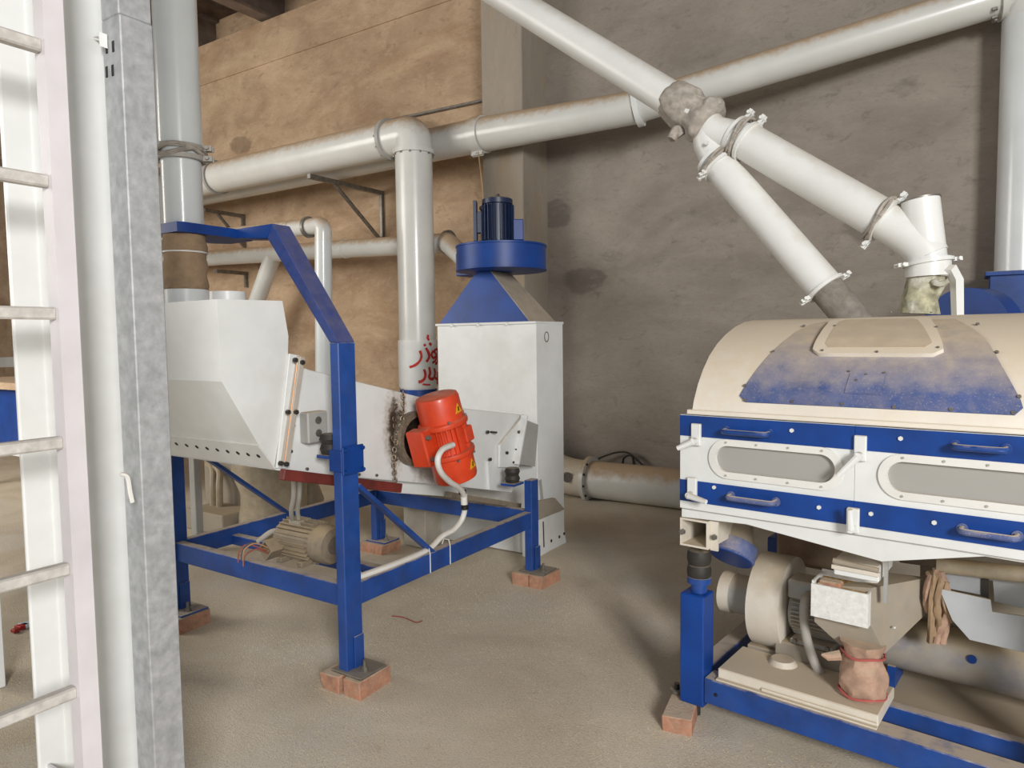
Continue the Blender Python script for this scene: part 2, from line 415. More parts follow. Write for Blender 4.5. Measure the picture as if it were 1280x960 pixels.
MB().prism([(-1.72, .40, 0), (-1.72, .343, 0), (-1.726, .343, 0), (-1.726, .394, 0), (-1.77, .394, 0), (-1.77, .40, 0)], (0, 0, 4.2)).build('stile', RAILM, t)
first = None
ZR = [PX(x, y, -1.745).z for x, y in ((46, 57), (58, 228), (70, 397), (80, 561), (92, 711), (103, 860))]
step = (ZR[0] - ZR[-1]) / 5
for i in range(-4, 8):
    z = ZR[0] - step * i
    if z < .1: break
    if first is None: first = MB().box((-1.760, .398, z - .014), (-1.732, .783, z + .014)).build('rung', RUNGM, t, bevel=.004); zf = z
    else: dupe(first, t, (0, 0, z - zf))
for zz in (.5, 2.9):
    MB().box((-1.955, .80, zz), (-1.765, .806, zz + .03)).build('stand_off', RAILM, t)

t = thing('galvanised_post', 'mottled galvanised steel channel post with slots beside the elevator casing', 'post', (-1.9, 1.065, 0))
zc = 2.55
mb = MB()
for (z1, z2, e) in ((0, PX(165, 22, -1.85).z, 0), (PX(165, 22, -1.85).z, 4.2, -.004)):
    mb.prism([(-1.85 + e, 1.022, z1), (-1.85 + e, 1.11, z1), (-1.94, 1.11, z1), (-1.94, 1.022, z1)], (0, 0, z2 - z1))
mb.build('channel', GALV, t, bevel=.003)
first = None
for (x, y) in ((133.5, 60), (141.5, 58), (133.5, 90), (141, 88)):
    p = PY(x, y, 1.022)
    if first is None: first = MB().box((p.x - .006, 1.0205, p.z - .015), (p.x + .006, 1.024, p.z + .015)).build('slot', BLACK, t, bevel=.002); fp = p
    else: dupe(first, t, (p.x - fp.x, 0, p.z - fp.z))
p = PY(121, 44, 1.0); MB().prism([(p.x - .02, 1.0, p.z), (p.x + .012, 1.0, p.z + .006), (p.x + .012, 1.0, p.z - .03), (p.x + .008, 1.0, p.z - .004)], (0, .02, 0)).build('bracket_tab', WHITE_CLEAN, t)
p = PX(160, 605, -1.85); MB().tube(spline([p + V3((.003, -.02, .03)), p + V3((.004, -.003, .02)), p + V3((.003, .003, -.02)), p + V3((.003, .008, -.05))]), .006, 6).build('weld_bead', CABLE_W, t)
# white leg standing on the floor further back
q = PZ(8, 858); t = MB().box((q.x - .35, q.y - .06, 0), (q.x, q.y + .0, 4.0)).build('support_column', WHITE_CLEAN, bevel=.004)
tag(t, 'plain white flat steel leg seen through the ladder, foot on the grain', 'column')

# ================================================================== LEFT MACHINE: blue frame
FX, BX, FY, RY = -2.38, -3.76, 2.26, 3.88     # post centre lines
ZB = .075                                      # brick height
t = thing('screen_frame', 'blue steel stand with four legs and lifting arm under the white screen', 'frame', (-3.07, 3.07, 0))
FR = t
def post(x, y, z1, wx, wy, name='post'):
    return MB().box((x - wx / 2, y - wy / 2, ZB + .008), (x + wx / 2, y + wy / 2, z1)).build(name, BLUE, FR, bevel=.004)
zt = PX(425, 428, FX).z
post(FX, FY, zt, .055, .105)
post(FX, RY, PX(657, 603, FX + .02).z, .055, .09)
post(BX, FY, 1.15, .055, .105)
post(BX, RY, 1.0, .055, .09)
zbt, zbb = PZ(440, 723, .45).z, .37
zbt = .475
for a, b in (((FX, FY + .05, 0), (FX, RY - .045, 0)), ((BX, FY + .05, 0), (BX, RY - .045, 0))):
    MB().box((a[0] - .025, a[1], zbb), (a[0] + .025, b[1], zbt)).build('side_beam', BLUE, FR, bevel=.003)
for y in (FY, RY):
    MB().box((BX + .028, y - .025, zbb), (FX - .028, y + .025, zbt)).build('cross_beam', BLUE, FR, bevel=.003)
MB().box((BX + .026, 2.60, .37), (FX - .026, 2.65, .43)).build('motor_rail', BLUE, FR, bevel=.003)
MB().box((BX + .026, 2.33, .37), (FX - .026, 2.38, .43)).build('motor_rail', BLUE, FR, bevel=.003)
# diagonal braces
MB().bar((FX, FY + .06, .93), (FX, FY + .60, zbt - .01), .02, .045, (1, 0, 0)).build('brace', BLUE, FR, bevel=.003)
MB().bar((BX, FY + .06, 1.04), (BX, FY + .78, zbt - .01), .02, .05, (1, 0, 0)).build('brace', BLUE, FR, bevel=.003)
# clamp plates on front post
zc0 = PX(418, 577, FX).z
MB().box((FX + .030, FY - .055, zc0 - .065), (FX + .042, FY + .075, zc0 + .065)).build('clamp_plate', BLUE_CLEAN, FR, bevel=.003)
MB().box((FX - .045, FY - .060, zc0 - .05), (FX + .036, FY - .052, zc0 + .05)).build('clamp_plate', BLUE_CLEAN, FR, bevel=.003)
bolts(FR, [(FX + .042, FY + yy, zc0 + zz) for yy in (-.042, .062) for zz in (-.05, .05)], (1, 0, 0), .010, .012, BLUE_CLEAN)
# foot plates
for (x, y, sx) in ((FX, FY, 1), (FX, RY, 1), (BX, FY, -1), (BX, RY, -1)):
    MB().box((x - .06, y - .07, ZB), (x + .13, y + .10, ZB + .010)).build('foot_plate', BLUE if sx < 0 else STEEL, FR, bevel=.002)
    MB().box((x + .029, y - .01, ZB + .010), (x + .036, y + .05, ZB + .16)).build('gusset', BLUE, FR, bevel=.002)
    f = MB(); f.cyl((x + .085, y, ZB + .01), (x + .085, y, ZB + .014), .022, 14); f.cyl((x + .085, y, ZB + .014), (x + .085, y, ZB + .028), .015, 6); f.cyl((x + .085, y, ZB + .02), (x + .085, y, ZB + .06), .008, 10)
    f.build('anchor_bolt', STEEL, FR)
# lifting arm: sloping channel, short head piece and holder plate
zA = 2.12
a0 = V3((FX, FY, zt)); a1 = V3((-2.80, FY, zA)); a2 = V3((-3.06, FY, zA + .02)); 
w2 = .052
def section(a, b, name, cutz=None): return MB().bar(a, b, .10, .055, (0, 1, 0) if False else (1, 0, 1)).build(name, BLUE_ARM, FR, bevel=.003)
# sloping piece drawn as a mitred prism in the X-Z plane
dv = (a1 - a0).normalized(); nv = V3((dv.z, 0, -dv.x))
h = .030
k0 = .030
pts = [(FX + .0275, FY - w2, zt), (FX - .0275, FY - w2, zt), (a1.x - .010, FY - w2, zA - .03), (a1.x + .030, FY - w2, zA + .035)]
MB().prism(pts, (0, 2 * w2, 0)).build('arm', BLUE_ARM, FR, bevel=.003)
MB().prism([(a1.x - .010, FY - w2, zA - .03), (a1.x + .030, FY - w2, zA + .035), (-3.05, FY - w2, zA + .035), (-3.05, FY - w2, zA - .01)], (0, 2 * w2, 0)).build('arm_head', BLUE_CLEAN, FR, bevel=.003)
plx = -3.04; pY0 = PX(223, 277, plx).y
n = 24; cc = (-3.15, 2.0); rr = .088
inn = []; out = []
for i in range(n):
    a = 2 * math.pi * i / n + .01; c, s_ = math.cos(a), math.sin(a); inn.append((cc[0] + rr * c, cc[1] + rr * s_, zA - .01))
    k = min((plx - cc[0]) / c if c > 0 else (-3.30 - cc[0]) / c if c < 0 else 9, (2.32 - cc[1]) / s_ if s_ > 0 else (pY0 - cc[1]) / s_ if s_ < 0 else 9)
    out.append((cc[0] + k * c, cc[1] + k * s_, zA - .01))
MB().holed(out, inn, (0, 0, .045)).build('holder_plate', BLUE_CLEAN, FR)

# bricks under the feet
def brick(x, y, sx, sy, rz, label, grp, h=ZB):
    mb = MB(); j = lambda: random.uniform(-.006, .006)
    mb.add([V3((a * sx / 2 + j(), b * sy / 2 + j(), zz)) for zz in (-.012, h - .001) for a, b in ((-1, -1), (1, -1), (1, 1), (-1, 1))],
           [(0, 3, 2, 1), (4, 5, 6, 7), (0, 1, 5, 4), (1, 2, 6, 5), (2, 3, 7, 6), (3, 0, 4, 7)])
    M = Matrix.Translation((x, y, 0)) @ Matrix.Rotation(rz, 4, 'Z'); mb.v = [M @ p for p in mb.v]
    return tag(mb.build('brick', BRICK, bevel=.004), label, 'brick', grp)
g = 'bricks under machine feet'
brick(FX + .085, FY + .02, .10, .21, .05, 'red brick with the anchor bolt under the blue arm post', g)
brick(FX - .04, FY + .0, .115, .20, .0, 'red brick directly under the blue arm post, beside the bolted brick', g)
brick(FX + .085, RY + .02, .10, .22, -.06, 'red brick with the anchor bolt in front of the tall white cabinet', g)
brick(FX - .04, RY + .0, .115, .20, .05, 'red brick under the blue leg in front of the tall white cabinet', g)
brick(BX + .03, FY + .0, .22, .20, .03, 'red brick under the blue leg beside the galvanised post', g)
brick(BX + .03, RY + .0, .22, .20, -.04, 'dark dusty brick under the rear blue leg behind the brace', g)

# ================================================================== LEFT MACHINE: white vibrating screen (hopper + inclined box)
XF, XB = -2.60, -3.70
t = thing('vibrating_screen', 'white inclined vibrating screen box with inlet hopper on blue stand', 'machine', (-3.15, 3.07, .5)); VS = t
hp = [PX(x, y, XF) for x, y in ((271, 374), (353, 376), (360.5, 420), (359, 480), (343, 583), (323, 556), (277, 477))]
MB().prism(hp, (XB - XF, 0, 0)).build('hopper', WHITE_CLEAN, VS, angle=8)
# lower lip strip with a row of holes, on the front face
lipd = (hp[5] - hp[4]).normalized(); lipn = V3((0, -lipd.z, lipd.y)); ll = (hp[5] - hp[4]).length
MB().prism([hp[4] - lipd * .012 + lipn * .001, hp[5] + lipn * .001, hp[5] + lipn * .005, hp[4] - lipd * .012 + lipn * .005], (XB - XF, 0, 0)).build('hopper_lip', WHITE_CLEAN, VS)
first = None
for i in range(9):
    d0 = PP(323 - i * 12.8, 570 - i * 1.9, hp[4] + lipn * .005, lipn)
    if first is None: first = MB().cyl(d0 - lipn * .003, d0 + lipn * .0015, .0105, 12).build('hole', BLACK, VS); fp = d0
    else: dupe(first, VS, d0 - fp)
# hopper seam rib down the front right corner
zt_h = hp[0].z
for (cx, cy, rr) in ((-3.15, 2.0, .094), (-3.14, 2.215, .085)):
    MB().ring((cx, cy, zt_h - .01), (cx, cy, zt_h + .075), rr + .004, rr - .004, 32).build('spigot', WHITE_CLEAN, VS)
    MB().cyl((cx, cy, zt_h - .004), (cx, cy, zt_h + .008), rr - .004, 28).build('spigot_floor', WHITE_CLEAN, VS)
# box body
def scorched():
    """white paint burnt brown-black around the motor mount"""
    mt = WHITE.copy(); mt.name = 'scorched_white_paint'; nt = mt.node_tree; N = nt.nodes; L = nt.links; b = N['Principled BSDF']
    src = b.inputs['Base Color'].links[0].from_socket; geo = N.new('ShaderNodeNewGeometry')
    out = src
    for (x, y, ry, rz, a0, a1, cl, amt) in ((494, 538, .085, .21, 1.25, .55, (150, 132, 108), .8), (493, 540, .05, .17, 1.15, .6, (58, 46, 36), .95), (540, 588, .16, .07, 1.2, .5, (120, 104, 86), .7), (530, 500, .12, .04, 1.2, .5, (150, 138, 120), .6)):
        c = PX(x, y, XF); mp_ = N.new('ShaderNodeVectorMath'); mp_.operation = 'SUBTRACT'; mp_.inputs[1].default_value = (c.x, c.y, c.z); L.new(geo.outputs['Position'], mp_.inputs[0])
        sc_ = N.new('ShaderNodeVectorMath'); sc_.operation = 'MULTIPLY'; sc_.inputs[1].default_value = (0, 1 / ry, 1 / rz); L.new(mp_.outputs[0], sc_.inputs[0])
        ln = N.new('ShaderNodeVectorMath'); ln.operation = 'LENGTH'; L.new(sc_.outputs[0], ln.inputs[0])
        nz = N.new('ShaderNodeTexNoise'); nz.inputs['Scale'].default_value = 38; nz.inputs['Detail'].default_value = 6; nz.inputs['Roughness'].default_value = .7; L.new(geo.outputs['Position'], nz.inputs['Vector'])
        ad = N.new('ShaderNodeMath'); ad.operation = 'MULTIPLY_ADD'; ad.inputs[1].default_value = 1.3; L.new(nz.outputs[0], ad.inputs[0])
        sb_ = N.new('ShaderNodeMath'); sb_.operation = 'SUBTRACT'; sb_.inputs[1].default_value = .65; L.new(ln.outputs['Value'], sb_.inputs[0]); L.new(sb_.outputs[0], ad.inputs[2])
        mr = N.new('ShaderNodeMapRange'); mr.inputs['From Min'].default_value = a0; mr.inputs['From Max'].default_value = a1; mr.inputs['To Max'].default_value = amt; L.new(ad.outputs[0], mr.inputs[0])
        mx = N.new('ShaderNodeMix'); mx.data_type = 'RGBA'; L.new(mr.outputs[0], mx.inputs[0]); L.new(out, mx.inputs[6]); mx.inputs[7].default_value = lin(cl); out = mx.outputs[2]
    L.new(out, b.inputs['Base Color']); return mt
bp = [PX(x, y, XF) for x, y in ((362, 452), (386, 462), (492, 488), (584, 511), (657, 519), (650, 578), (640, 616), (560, 607), (347, 588))]
MB().prism(bp, (XB - XF, 0, 0)).build('screen_box', scorched(), VS, bevel=.003)
# join strip and clamping bars between hopper and box
def xbar(p, q, wd, th, name, material, x=XF):
    a, b = PX(p[0], p[1], x), PX(q[0], q[1], x); return MB().bar(a + V3((th / 2, 0, 0)), b + V3((th / 2, 0, 0)), wd, th, (1, 0, 0)).build(name, material, VS, bevel=.002)
xbar((366, 443), (350, 585), .055, .012, 'joint_flange', WHITE, XF)
xbar((373, 446), (353, 582), .028, .03, 'clamp_bar', mat('clamp_steel', (190, 182, 170), .5, dust=.4, film=.2), XF + .012)
xbar((371, 452), (355, 578), .004, .006, 'copper_strip', COPPER, XF + .042)
bolts(VS, [PX(x, y, XF + .042) for x, y in ((368, 450), (377, 453), (359, 515), (369, 515), (350, 579), (357, 580))], (1, 0, 0), .011, .014, DARK)
# switch box on side
q = PX(389, 532, XF); MB().box((XF, q.y - .07, q.z - .075), (XF + .06, q.y + .05, q.z + .07)).build('junction_box', GREY, VS, bevel=.006)
jb = VS.children[-1]
for dz in (.03, -.03): MB().cyl((XF + .058, q.y - .01, q.z + dz), (XF + .064, q.y - .01, q.z + dz), .018, 14).build('cover_screw', STEEL, VS)
# end bracket plate on the side above the spring
ep = [PX(x, y, XF + .02) for x, y in ((622, 558), (655, 520), (671, 529), (667, 583), (642, 582))]
MB().prism([PX(x, y, XF + .004) for x, y in ((622, 556), (652, 518), (655, 522), (642, 584), (622, 584))], (.02, 0, 0)).build('spring_bracket', WHITE, VS, bevel=.002)
MB().prism([PX(x, y, XF + .002) for x, y in ((655, 524), (672, 531), (668, 583), (648, 580))], (.006, 0, 0)).build('side_plate', GREY, VS)
xbar((652, 519), (641, 580), .02, .05, 'bracket_rib', WHITE, XF + .02)
bolts(VS, [PX(x, y, XF + .026) for x, y in ((648, 540), (645, 562), (642, 578), (633, 566), (612, 574), (609, 540))], (1, 0, 0), .011, .012, DARK)
MB().cyl(PX(613, 540, XF), PX(613, 540, XF) + V3((.05, 0, 0)), .007, 8).build('locking_pin', DARK, VS)
xbar((608, 576), (610, 612), .012, .015, 'side_rib', WHITE)
bolts(VS, [PX(x, y, XF) for x, y in ((448, 593), (470, 594), (425, 592), (383, 586), (363, 564), (366, 532))], (1, 0, 0), .008, .010, STEEL)
# red-primed cross tube under the box
MB().bar(PX(352, 593, XF + .03), PX(500, 610, XF + .03), .035, .05, (0, 0, 1)).build('support_tube', RED_PRIMER, VS, bevel=.004)
MB().bar(PX(560, 618, XF + .0), PX(648, 632, XF + .0), .05, .035, (0, 0, 1)).build('support_angle', mat('dirty_steel', (110, 100, 86), .7, dust=.8, film=.4), VS, bevel=.003)
# rear underside chute down to floor
q = PZ(521, 684)
MB().box((q.x - .13, q.y, .0), (q.x + .09, q.y + .2, .75)).build('outlet_duct', GREEN_ST, VS, bevel=.004)
MB().prism([PX(x, y, XF - .06) for x, y in ((489, 600), (585, 605), (575, 622), (492, 616))], (-.5, 0, 0)).build('outlet_chute', WHITE, VS, bevel=.003)
# burnt area, mounting ring for the motor
bc = PX(515, 548, XF)
ax = V3((1, 0, 0))
MB().ring(bc - ax * .01, bc + ax * .05, .152, .122, 36).build('mount_ring', mat('oily_ring', (92, 80, 66), .6, var=.3, scale=25, film=.4, bump=.3, bscale=50), VS)
MB().cyl(bc, bc + ax * .03, .127, 32).build('mount_plate', OIL, VS)
# springs on the front two corners (rubber, stacked) on blue leg tops
sp = PX(642, 594, FX - .06)
for k in range(2):
    MB().lathe([(.02, -.025), (.042, -.022), (.05, 0), (.042, .022), (.02, .025)], (FX - .07, sp.y, sp.z - .022 + .047 * k), (0, 0, 1), 20).build('rubber_spring', DARK, VS)
MB().box((FX - .12, sp.y - .06, sp.z - .062), (FX - .02, sp.y + .06, sp.z - .047)).build('spring_seat', BLUE, FR)
q = PX(409, 556, FX - .10)
for k in range(2):
    MB().lathe([(.02, -.025), (.042, -.022), (.05, 0), (.042, .022), (.02, .025)], (FX - .10, q.y + .02, q.z - .02 + .047 * k), (0, 0, 1), 20).build('rubber_spring', DARK, VS)
MB().box((FX - .14, q.y - .03, q.z - .06), (FX - .03, q.y + .06, q.z - .045)).build('spring_seat', BLUE, FR)

# hanging chain in the scorched patch
ch = thing('chain', 'oily steel chain hanging down the scorched side of the white screen', 'chain', PX(488, 600, XF))
def torus(mb, c, ax1, ax2, a, b, r):
    c = V3(c); pts = [c + ax1 * (a * math.cos(2 * math.pi * k / 12)) + ax2 * (b * math.sin(2 * math.pi * k / 12)) for k in range(13)]
    return mb.tube(pts, r, 6, False)
prev = None
for k in range(24):
    s_ = k / 23; p = PX(500 - 12 * s_ + 3 * math.sin(s_ * 7), 490 + 110 * s_, XF) + V3((.022, 0, 0))
    torus(MB(), p, V3((0, 0, 1)), (V3((.7, .7, 0)) if k % 2 else V3((-.7, .7, 0))), .015, .010, .0042).build('link', mat('chain_steel', (150, 136, 120), .35, metal=.7, var=.3, scale=40), ch)
for k in range(9):
    p = PX(493 + random.uniform(-5, 5), 508 + 8 * k, XF) + V3((.018, 0, 0))
    torus(MB(), p, V3((0, random.uniform(-.6, .6), 1)).normalized(), V3((0, 1, 0)), .014, .010, .0042).build('link', MATS['chain_steel'], ch)

# red vibration motor
mc = PX(555, 546, -2.38); mt_ = thing('vibration_motor', 'red twin-capped vibration motor bolted to the side of the white screen', 'motor', mc)
top = PX(545, 494, -2.40); bot = PX(571, 598, -2.36); axm = (top - bot); Lm = axm.length; axm.normalize()
nx_ = V3((1, 0, 0)); nx_ = (nx_ - axm * nx_.dot(axm)).normalized(); ty = axm.cross(nx_)
ctr = (top + bot) / 2
def mp(a, b, c): return ctr + axm * a + nx_ * b + ty * c
rc = .122
def cap(s_, nm):
    h0, h1 = .085 * s_, Lm / 2 * s_
    pr = [(rc * 1.12, h0 - .012 * s_), (rc * 1.14, h0), (rc * 1.12, h0 + .012 * s_), (rc * 1.0, h0 + .02 * s_), (rc * .98, h1 - .02 * s_), (rc * .93, h1 - .004 * s_), (rc * .86, h1)]
    c_ = MB().lathe(pr, ctr, axm, 36).build(nm, RED, mt_)
    bolts(c_, [mp(h0 + .02 * s_, rc * 1.06 * math.cos(a), rc * 1.06 * math.sin(a)) for a in (-.6, .5, 1.6, 2.7)], axm * s_, .008, .008, STEEL, 'cap_bolt')
    return c_
c1 = cap(1, 'end_cap'); c2 = cap(-1, 'end_cap')
MB().lathe([(rc * .9, -.09), (rc * .86, -.07), (rc * .84, .07), (rc * .9, .09)], ctr, axm, 32).build('body', RED, mt_)
for k in range(14):
    a = -1.5 + k * .24
    if abs(a) < .25: continue
    MB().bar(mp(-.075, rc * .88 * math.cos(a), rc * .88 * math.sin(a)), mp(.075, rc * .88 * math.cos(a), rc * .88 * math.sin(a)), .010, .022, nx_ * math.cos(a) + ty * math.sin(a)).build('cooling_rib', RED, mt_)
for s_ in (-1, 1):
    MB().bar(mp(-.10, -.05, s_ * .155), mp(.10, -.05, s_ * .155), .075, .12, nx_).build('mounting_foot', RED, mt_, bevel=.008)
    bolts(mt_, [mp(k, .012, s_ * .165) for k in (-.06, .06)], nx_, .013, .02, STEEL, 'mount_bolt')
MB().bar(mp(-.045, .085, .06), mp(.04, .085, .06), .07, .065, nx_).build('terminal_box', RED, mt_, bevel=.006)
for s_, a in ((1, -.12), (-1, -.05)):
    cz = (.085 + .075) * s_
    def on(da, dh): aa = a + .18 + da; return mp(cz + dh, rc * 1.003 * math.cos(aa), rc * 1.003 * math.sin(aa))
    n_ = nx_ * math.cos(a + .18) + ty * math.sin(a + .18)
    o = MB().prism([on(.0, .03), on(-.24, -.022), on(.24, -.022)], n_ * .003).build('warning_sticker', YELLOW, mt_)
    MB().bar(on(.02, .012) + n_ * .003, on(-.02, -.012) + n_ * .003, .008, .002, n_).build('warning_mark', BLACK, o)

# white cable from the motor down to the stand beam
cb = thing('motor_cable', 'white flexible conduit running from the red motor along the blue beam', 'cable', PZ(500, 700, .48))
pts = [PX(x, y, X) for x, y, X in ((566, 556, -2.23), (553, 562, -2.215), (547, 575, -2.21), (551, 590, -2.22), (562, 602, -2.25), (574, 610, -2.29), (580, 620, -2.33), (581, 636, -2.35), (577, 650, -2.36), (567, 662, -2.37), (553, 670, -2.38))]
y1 = pts[-1].y
pts += [V3((FX, y1 - .12, zbt + .016)), V3((FX + .01, y1 - .35, zbt + .014)), V3((FX - .005, y1 - .62, zbt + .014)), V3((FX - .02, FY + .09, zbt + .014)), V3((FX - .14, FY + .12, zbt + .005)), V3((FX - .3, FY + .3, zbt - .03))]
MB().tube(spline(pts, 6), .0155, 12).build('conduit', CABLE_W, cb)
for (x, y) in ((578, 615), (581, 634)):
    p = PX(x, y, -2.335); MB().cyl(p - V3((0, 0, .012)), p + V3((0, 0, .012)), .021, 14).build('black_tape', BLACK, cb)
p = PX(580, 624, -2.332); MB().cyl(p - V3((0, 0, .03)), p + V3((0, 0, .03)), .0185, 14).build('sleeve_joint', CABLE_W, cb)
for y in (FY + .55, FY + .72):
    MB().tube([(FX - .027, y, zbt + .002), (FX - .015, y, zbt + .032), (FX + .02, y, zbt + .032), (FX + .028, y, zbt), (FX + .028, y, zbb + .003)], .003, 6).build('cable_tie', CABLE_W, cb)

# dusty drive motor on the rails inside the stand
dm = thing('drive_motor', 'dusty finned electric motor with open terminal box inside the blue stand', 'motor', (-2.93, 2.47, .43))
mx0, mx1, my, mz, mr = -3.10, -2.72, 2.49, .43 + .115, .10
MB().lathe([(mr * .55, 0), (mr * .92, .01), (mr * .92, .28), (mr * 1.0, .285), (mr * 1.0, .36), (mr * .9, .378), (mr * .3, .38)], (mx0, my, mz), (1, 0, 0), 30).build('body', MOTOR_DUSTY, dm)
for k in range(26):
    a = 2 * math.pi * k / 26; d = V3((0, math.cos(a), math.sin(a)))
    MB().bar(V3((mx0 + .03, my, mz)) + d * mr * .98, V3((mx0 + .27, my, mz)) + d * mr * .98, .005, .028, d).build('cooling_fin', MOTOR_DUSTY, dm)
MB().cyl((mx0 + .38, my, mz), (mx0 + .384, my, mz), .045, 20).build('fan_grille', mat('dark_grille', (70, 64, 58), .7, film=.3), dm)
MB().cyl((mx0 - .06, my, mz), (mx0, my, mz), .018, 14).build('shaft', STEEL, dm)
for xx in (mx0 + .06, mx0 + .22): MB().box((xx - .02, my - .1, .43), (xx + .02, my + .1, .46)).build('foot', MOTOR_DUSTY, dm, bevel=.004)
q = V3((mx0 + .05, my - .14, mz - .03))
tb = MB().ring(q + V3((0, -.035, 0)), q + V3((0, .05, 0)), .055, .045, 4).build('terminal_box', MOTOR_DUSTY, dm)
MB().box((mx0 + .09, my - .05, mz + .085), (mx0 + .17, my + .03, mz + .112)).build('name_plate', GREY_DUSTY, dm)
for k, c_ in enumerate(((140, 74, 62), (164, 122, 90), (74, 72, 74), (150, 84, 66))):
    a = q + V3((random.uniform(-.02, .02), -.02, random.uniform(-.02, .02)))
    MB().tube(spline([a, a + V3((-.03 - .02 * k, -.05, .03)), a + V3((-.07 - .012 * k, -.09, -.0)), a + V3((-.06 - .01 * k, -.11, -.05))]), .004, 6).build('wire', mat('wire_%d' % k, c_, .5), dm)
# two grey cables from under the screen to the drive motor
for k in range(2):
    a = PX(367 + 8 * k, 600, -2.78)
    o = MB().tube(spline([a + V3((0, 0, .02)), PX(367 + 7 * k, 620, -2.84), PX(364 + 8 * k, 640, -2.93), V3((mx0 + .06 + .05 * k, my + .01, mz + .06))]), .012, 10).build('power_cable', CABLE_G)
    tag(o, ('grey cable dropping from under the white screen to the dusty motor, ' + ('one side', 'other side')[k]) if False else 'grey cable hanging from the white screen down to the dusty motor', 'cable', 'grey cables above the dusty motor')
q = PZ(322, 678, .42)
o = MB().tube(spline([q, q + V3((.06, .06, .06)), q + V3((.16, .08, .06)), V3((mx0 - .0, my - .09, mz - .04))]), .016, 10).build('conduit_end', CABLE_G)
tag(o, 'loose pale conduit end lying beside the dusty motor', 'cable')

# inlet pipe, sleeve above the hopper
ip = thing('inlet_pipe', 'white vertical feed pipe with tied clamp above the hopper', 'pipe', (-3.15, 2.0, zA + .04))
za = PY(236, 196, 2.0).z; zb = PY(236, 182, 2.0).z
MB().tube([(-3.15, 2.0, zA + .036), (-3.15, 2.0, za)], .090, 36).build('lower_section', PIPE_CLEAN, ip)
MB().tube([(-3.15, 2.0, za), (-3.15, 2.0, 6.53)], .097, 36).build('upper_section', PIPE_CLEAN, ip)
for zz in (za - .002, za + .045):
    clamp_ring(ip, (-3.15, 2.0, zz), (0, 0, 1), .099, CABLE_G, [(.8, .6, 0), (-.85, -.5, 0)], .022)
MB().tube([V3((-3.15 + .108 * math.cos(a), 2.0 + .108 * math.sin(a), za + .02 + .02 * math.sin(2 * a + 1))) for a in [2 * math.pi * k / 30 for k in range(31)]], .012, 8).build('cloth_tie', CLOTH_GREY, ip)
MB().tube([V3((-3.15 + .108 * math.cos(a), 2.0 + .108 * math.sin(a), za + .03 - .018 * math.sin(2 * a))) for a in [2 * math.pi * k / 30 for k in range(31)]], .010, 8).build('cloth_tie', CLOTH_GREY, ip)
sl = thing('feed_sleeve', 'brown cloth sleeve between the blue holder plate and the hopper', 'sleeve', (-3.15, 2.0, zt_h + .04))
zs0, zs1 = zt_h + .076, zA - .012
zz_ = [zs0 + (zs1 - zs0) * i / 14 for i in range(15)]
MB().tube([(-3.15, 2.0, z) for z in zz_], .09, 40, False, [.097 + .004 * math.sin(i * 1.3) for i in range(15)], wob(.05, 2.5, 3)).build('cloth', CLOTH_BROWN, sl)
MB().ring((-3.15, 2.0, zs1 - .085), (-3.15, 2.0, zs1 - .078), .1005, .094, 32).build('tie_cord', CABLE_W, sl)
MB().ring((-3.15, 2.0, zs0 + .006), (-3.15, 2.0, zs0 + .022), .1005, .094, 32).build('bottom_band', CLOTH_BROWN, sl)
# second sloping spout behind the galvanised post
q0, q1 = PY(160, 15, 2.9), PY(225, 165, 2.9)
o = thing('side_spout', 'pale sloping chute behind the white feed pipe, beside the galvanised post', 'chute', q1)
MB().bar(q1 + (q0 - q1) * ((6.5 - q1.z) / (q0.z - q1.z)), q1, .16, .16, (0, 1, 0)).build('chute_box', WHITE, o, bevel=.004)
MB().cyl(PY(194, 82, 2.8), PY(198, 84, 2.8), .03, 12).build('pipe_end', DARK, o)
q = PY(203, 215, 2.6); 
MB().tube([PY(204, 222, 2.7), PY(207, 290, 2.7)], .075, 24).build('rear_stub', PIPE, o)
MB().tube([V3((q.x + .085 * math.cos(a), q.y + .085 * math.sin(a), q.z + .012 * math.sin(3 * a))) for a in [2 * math.pi * k / 24 for k in range(25)]], .016, 8).build('cloth_tie', CLOTH_GREY, o)

# ================================================================== TALL WHITE CABINET WITH FAN
CX0, CX1, CY0, CY1 = -3.53, -2.62, 4.36, 4.76
CZ = PY(610, 405, CY0).z
t = thing('aspirator_cabinet', 'tall white steel aspirator cabinet with oval badge, blue hood on top', 'cabinet', ((CX0 + CX1) / 2, (CY0 + CY1) / 2, 0)); AC = t
MB().box((CX0, CY0, 0), (CX1, CY1, CZ)).build('cabinet_body', WHITE_CLEAN, t, bevel=.004)
MB().box((CX0 - .01, CY0 - .012, CZ - .006), (CX1 + .002, CY1 + .01, CZ + .012)).build('top_flange', WHITE, t, bevel=.002)
bolts(t, [(x, CY0 - .012, CZ - .004) for x in (-3.37, -3.12, -2.86)], (0, -1, 0), .012, .012, WHITE)
q = PX(683, 421, CX1); n_ = 20
MB().tube([q + V3((.001, .03 * math.cos(2 * math.pi * k / n_), .036 * math.sin(2 * math.pi * k / n_))) for k in range(n_ + 1)], .004, 6, False).build('oval_badge', STEEL, t)
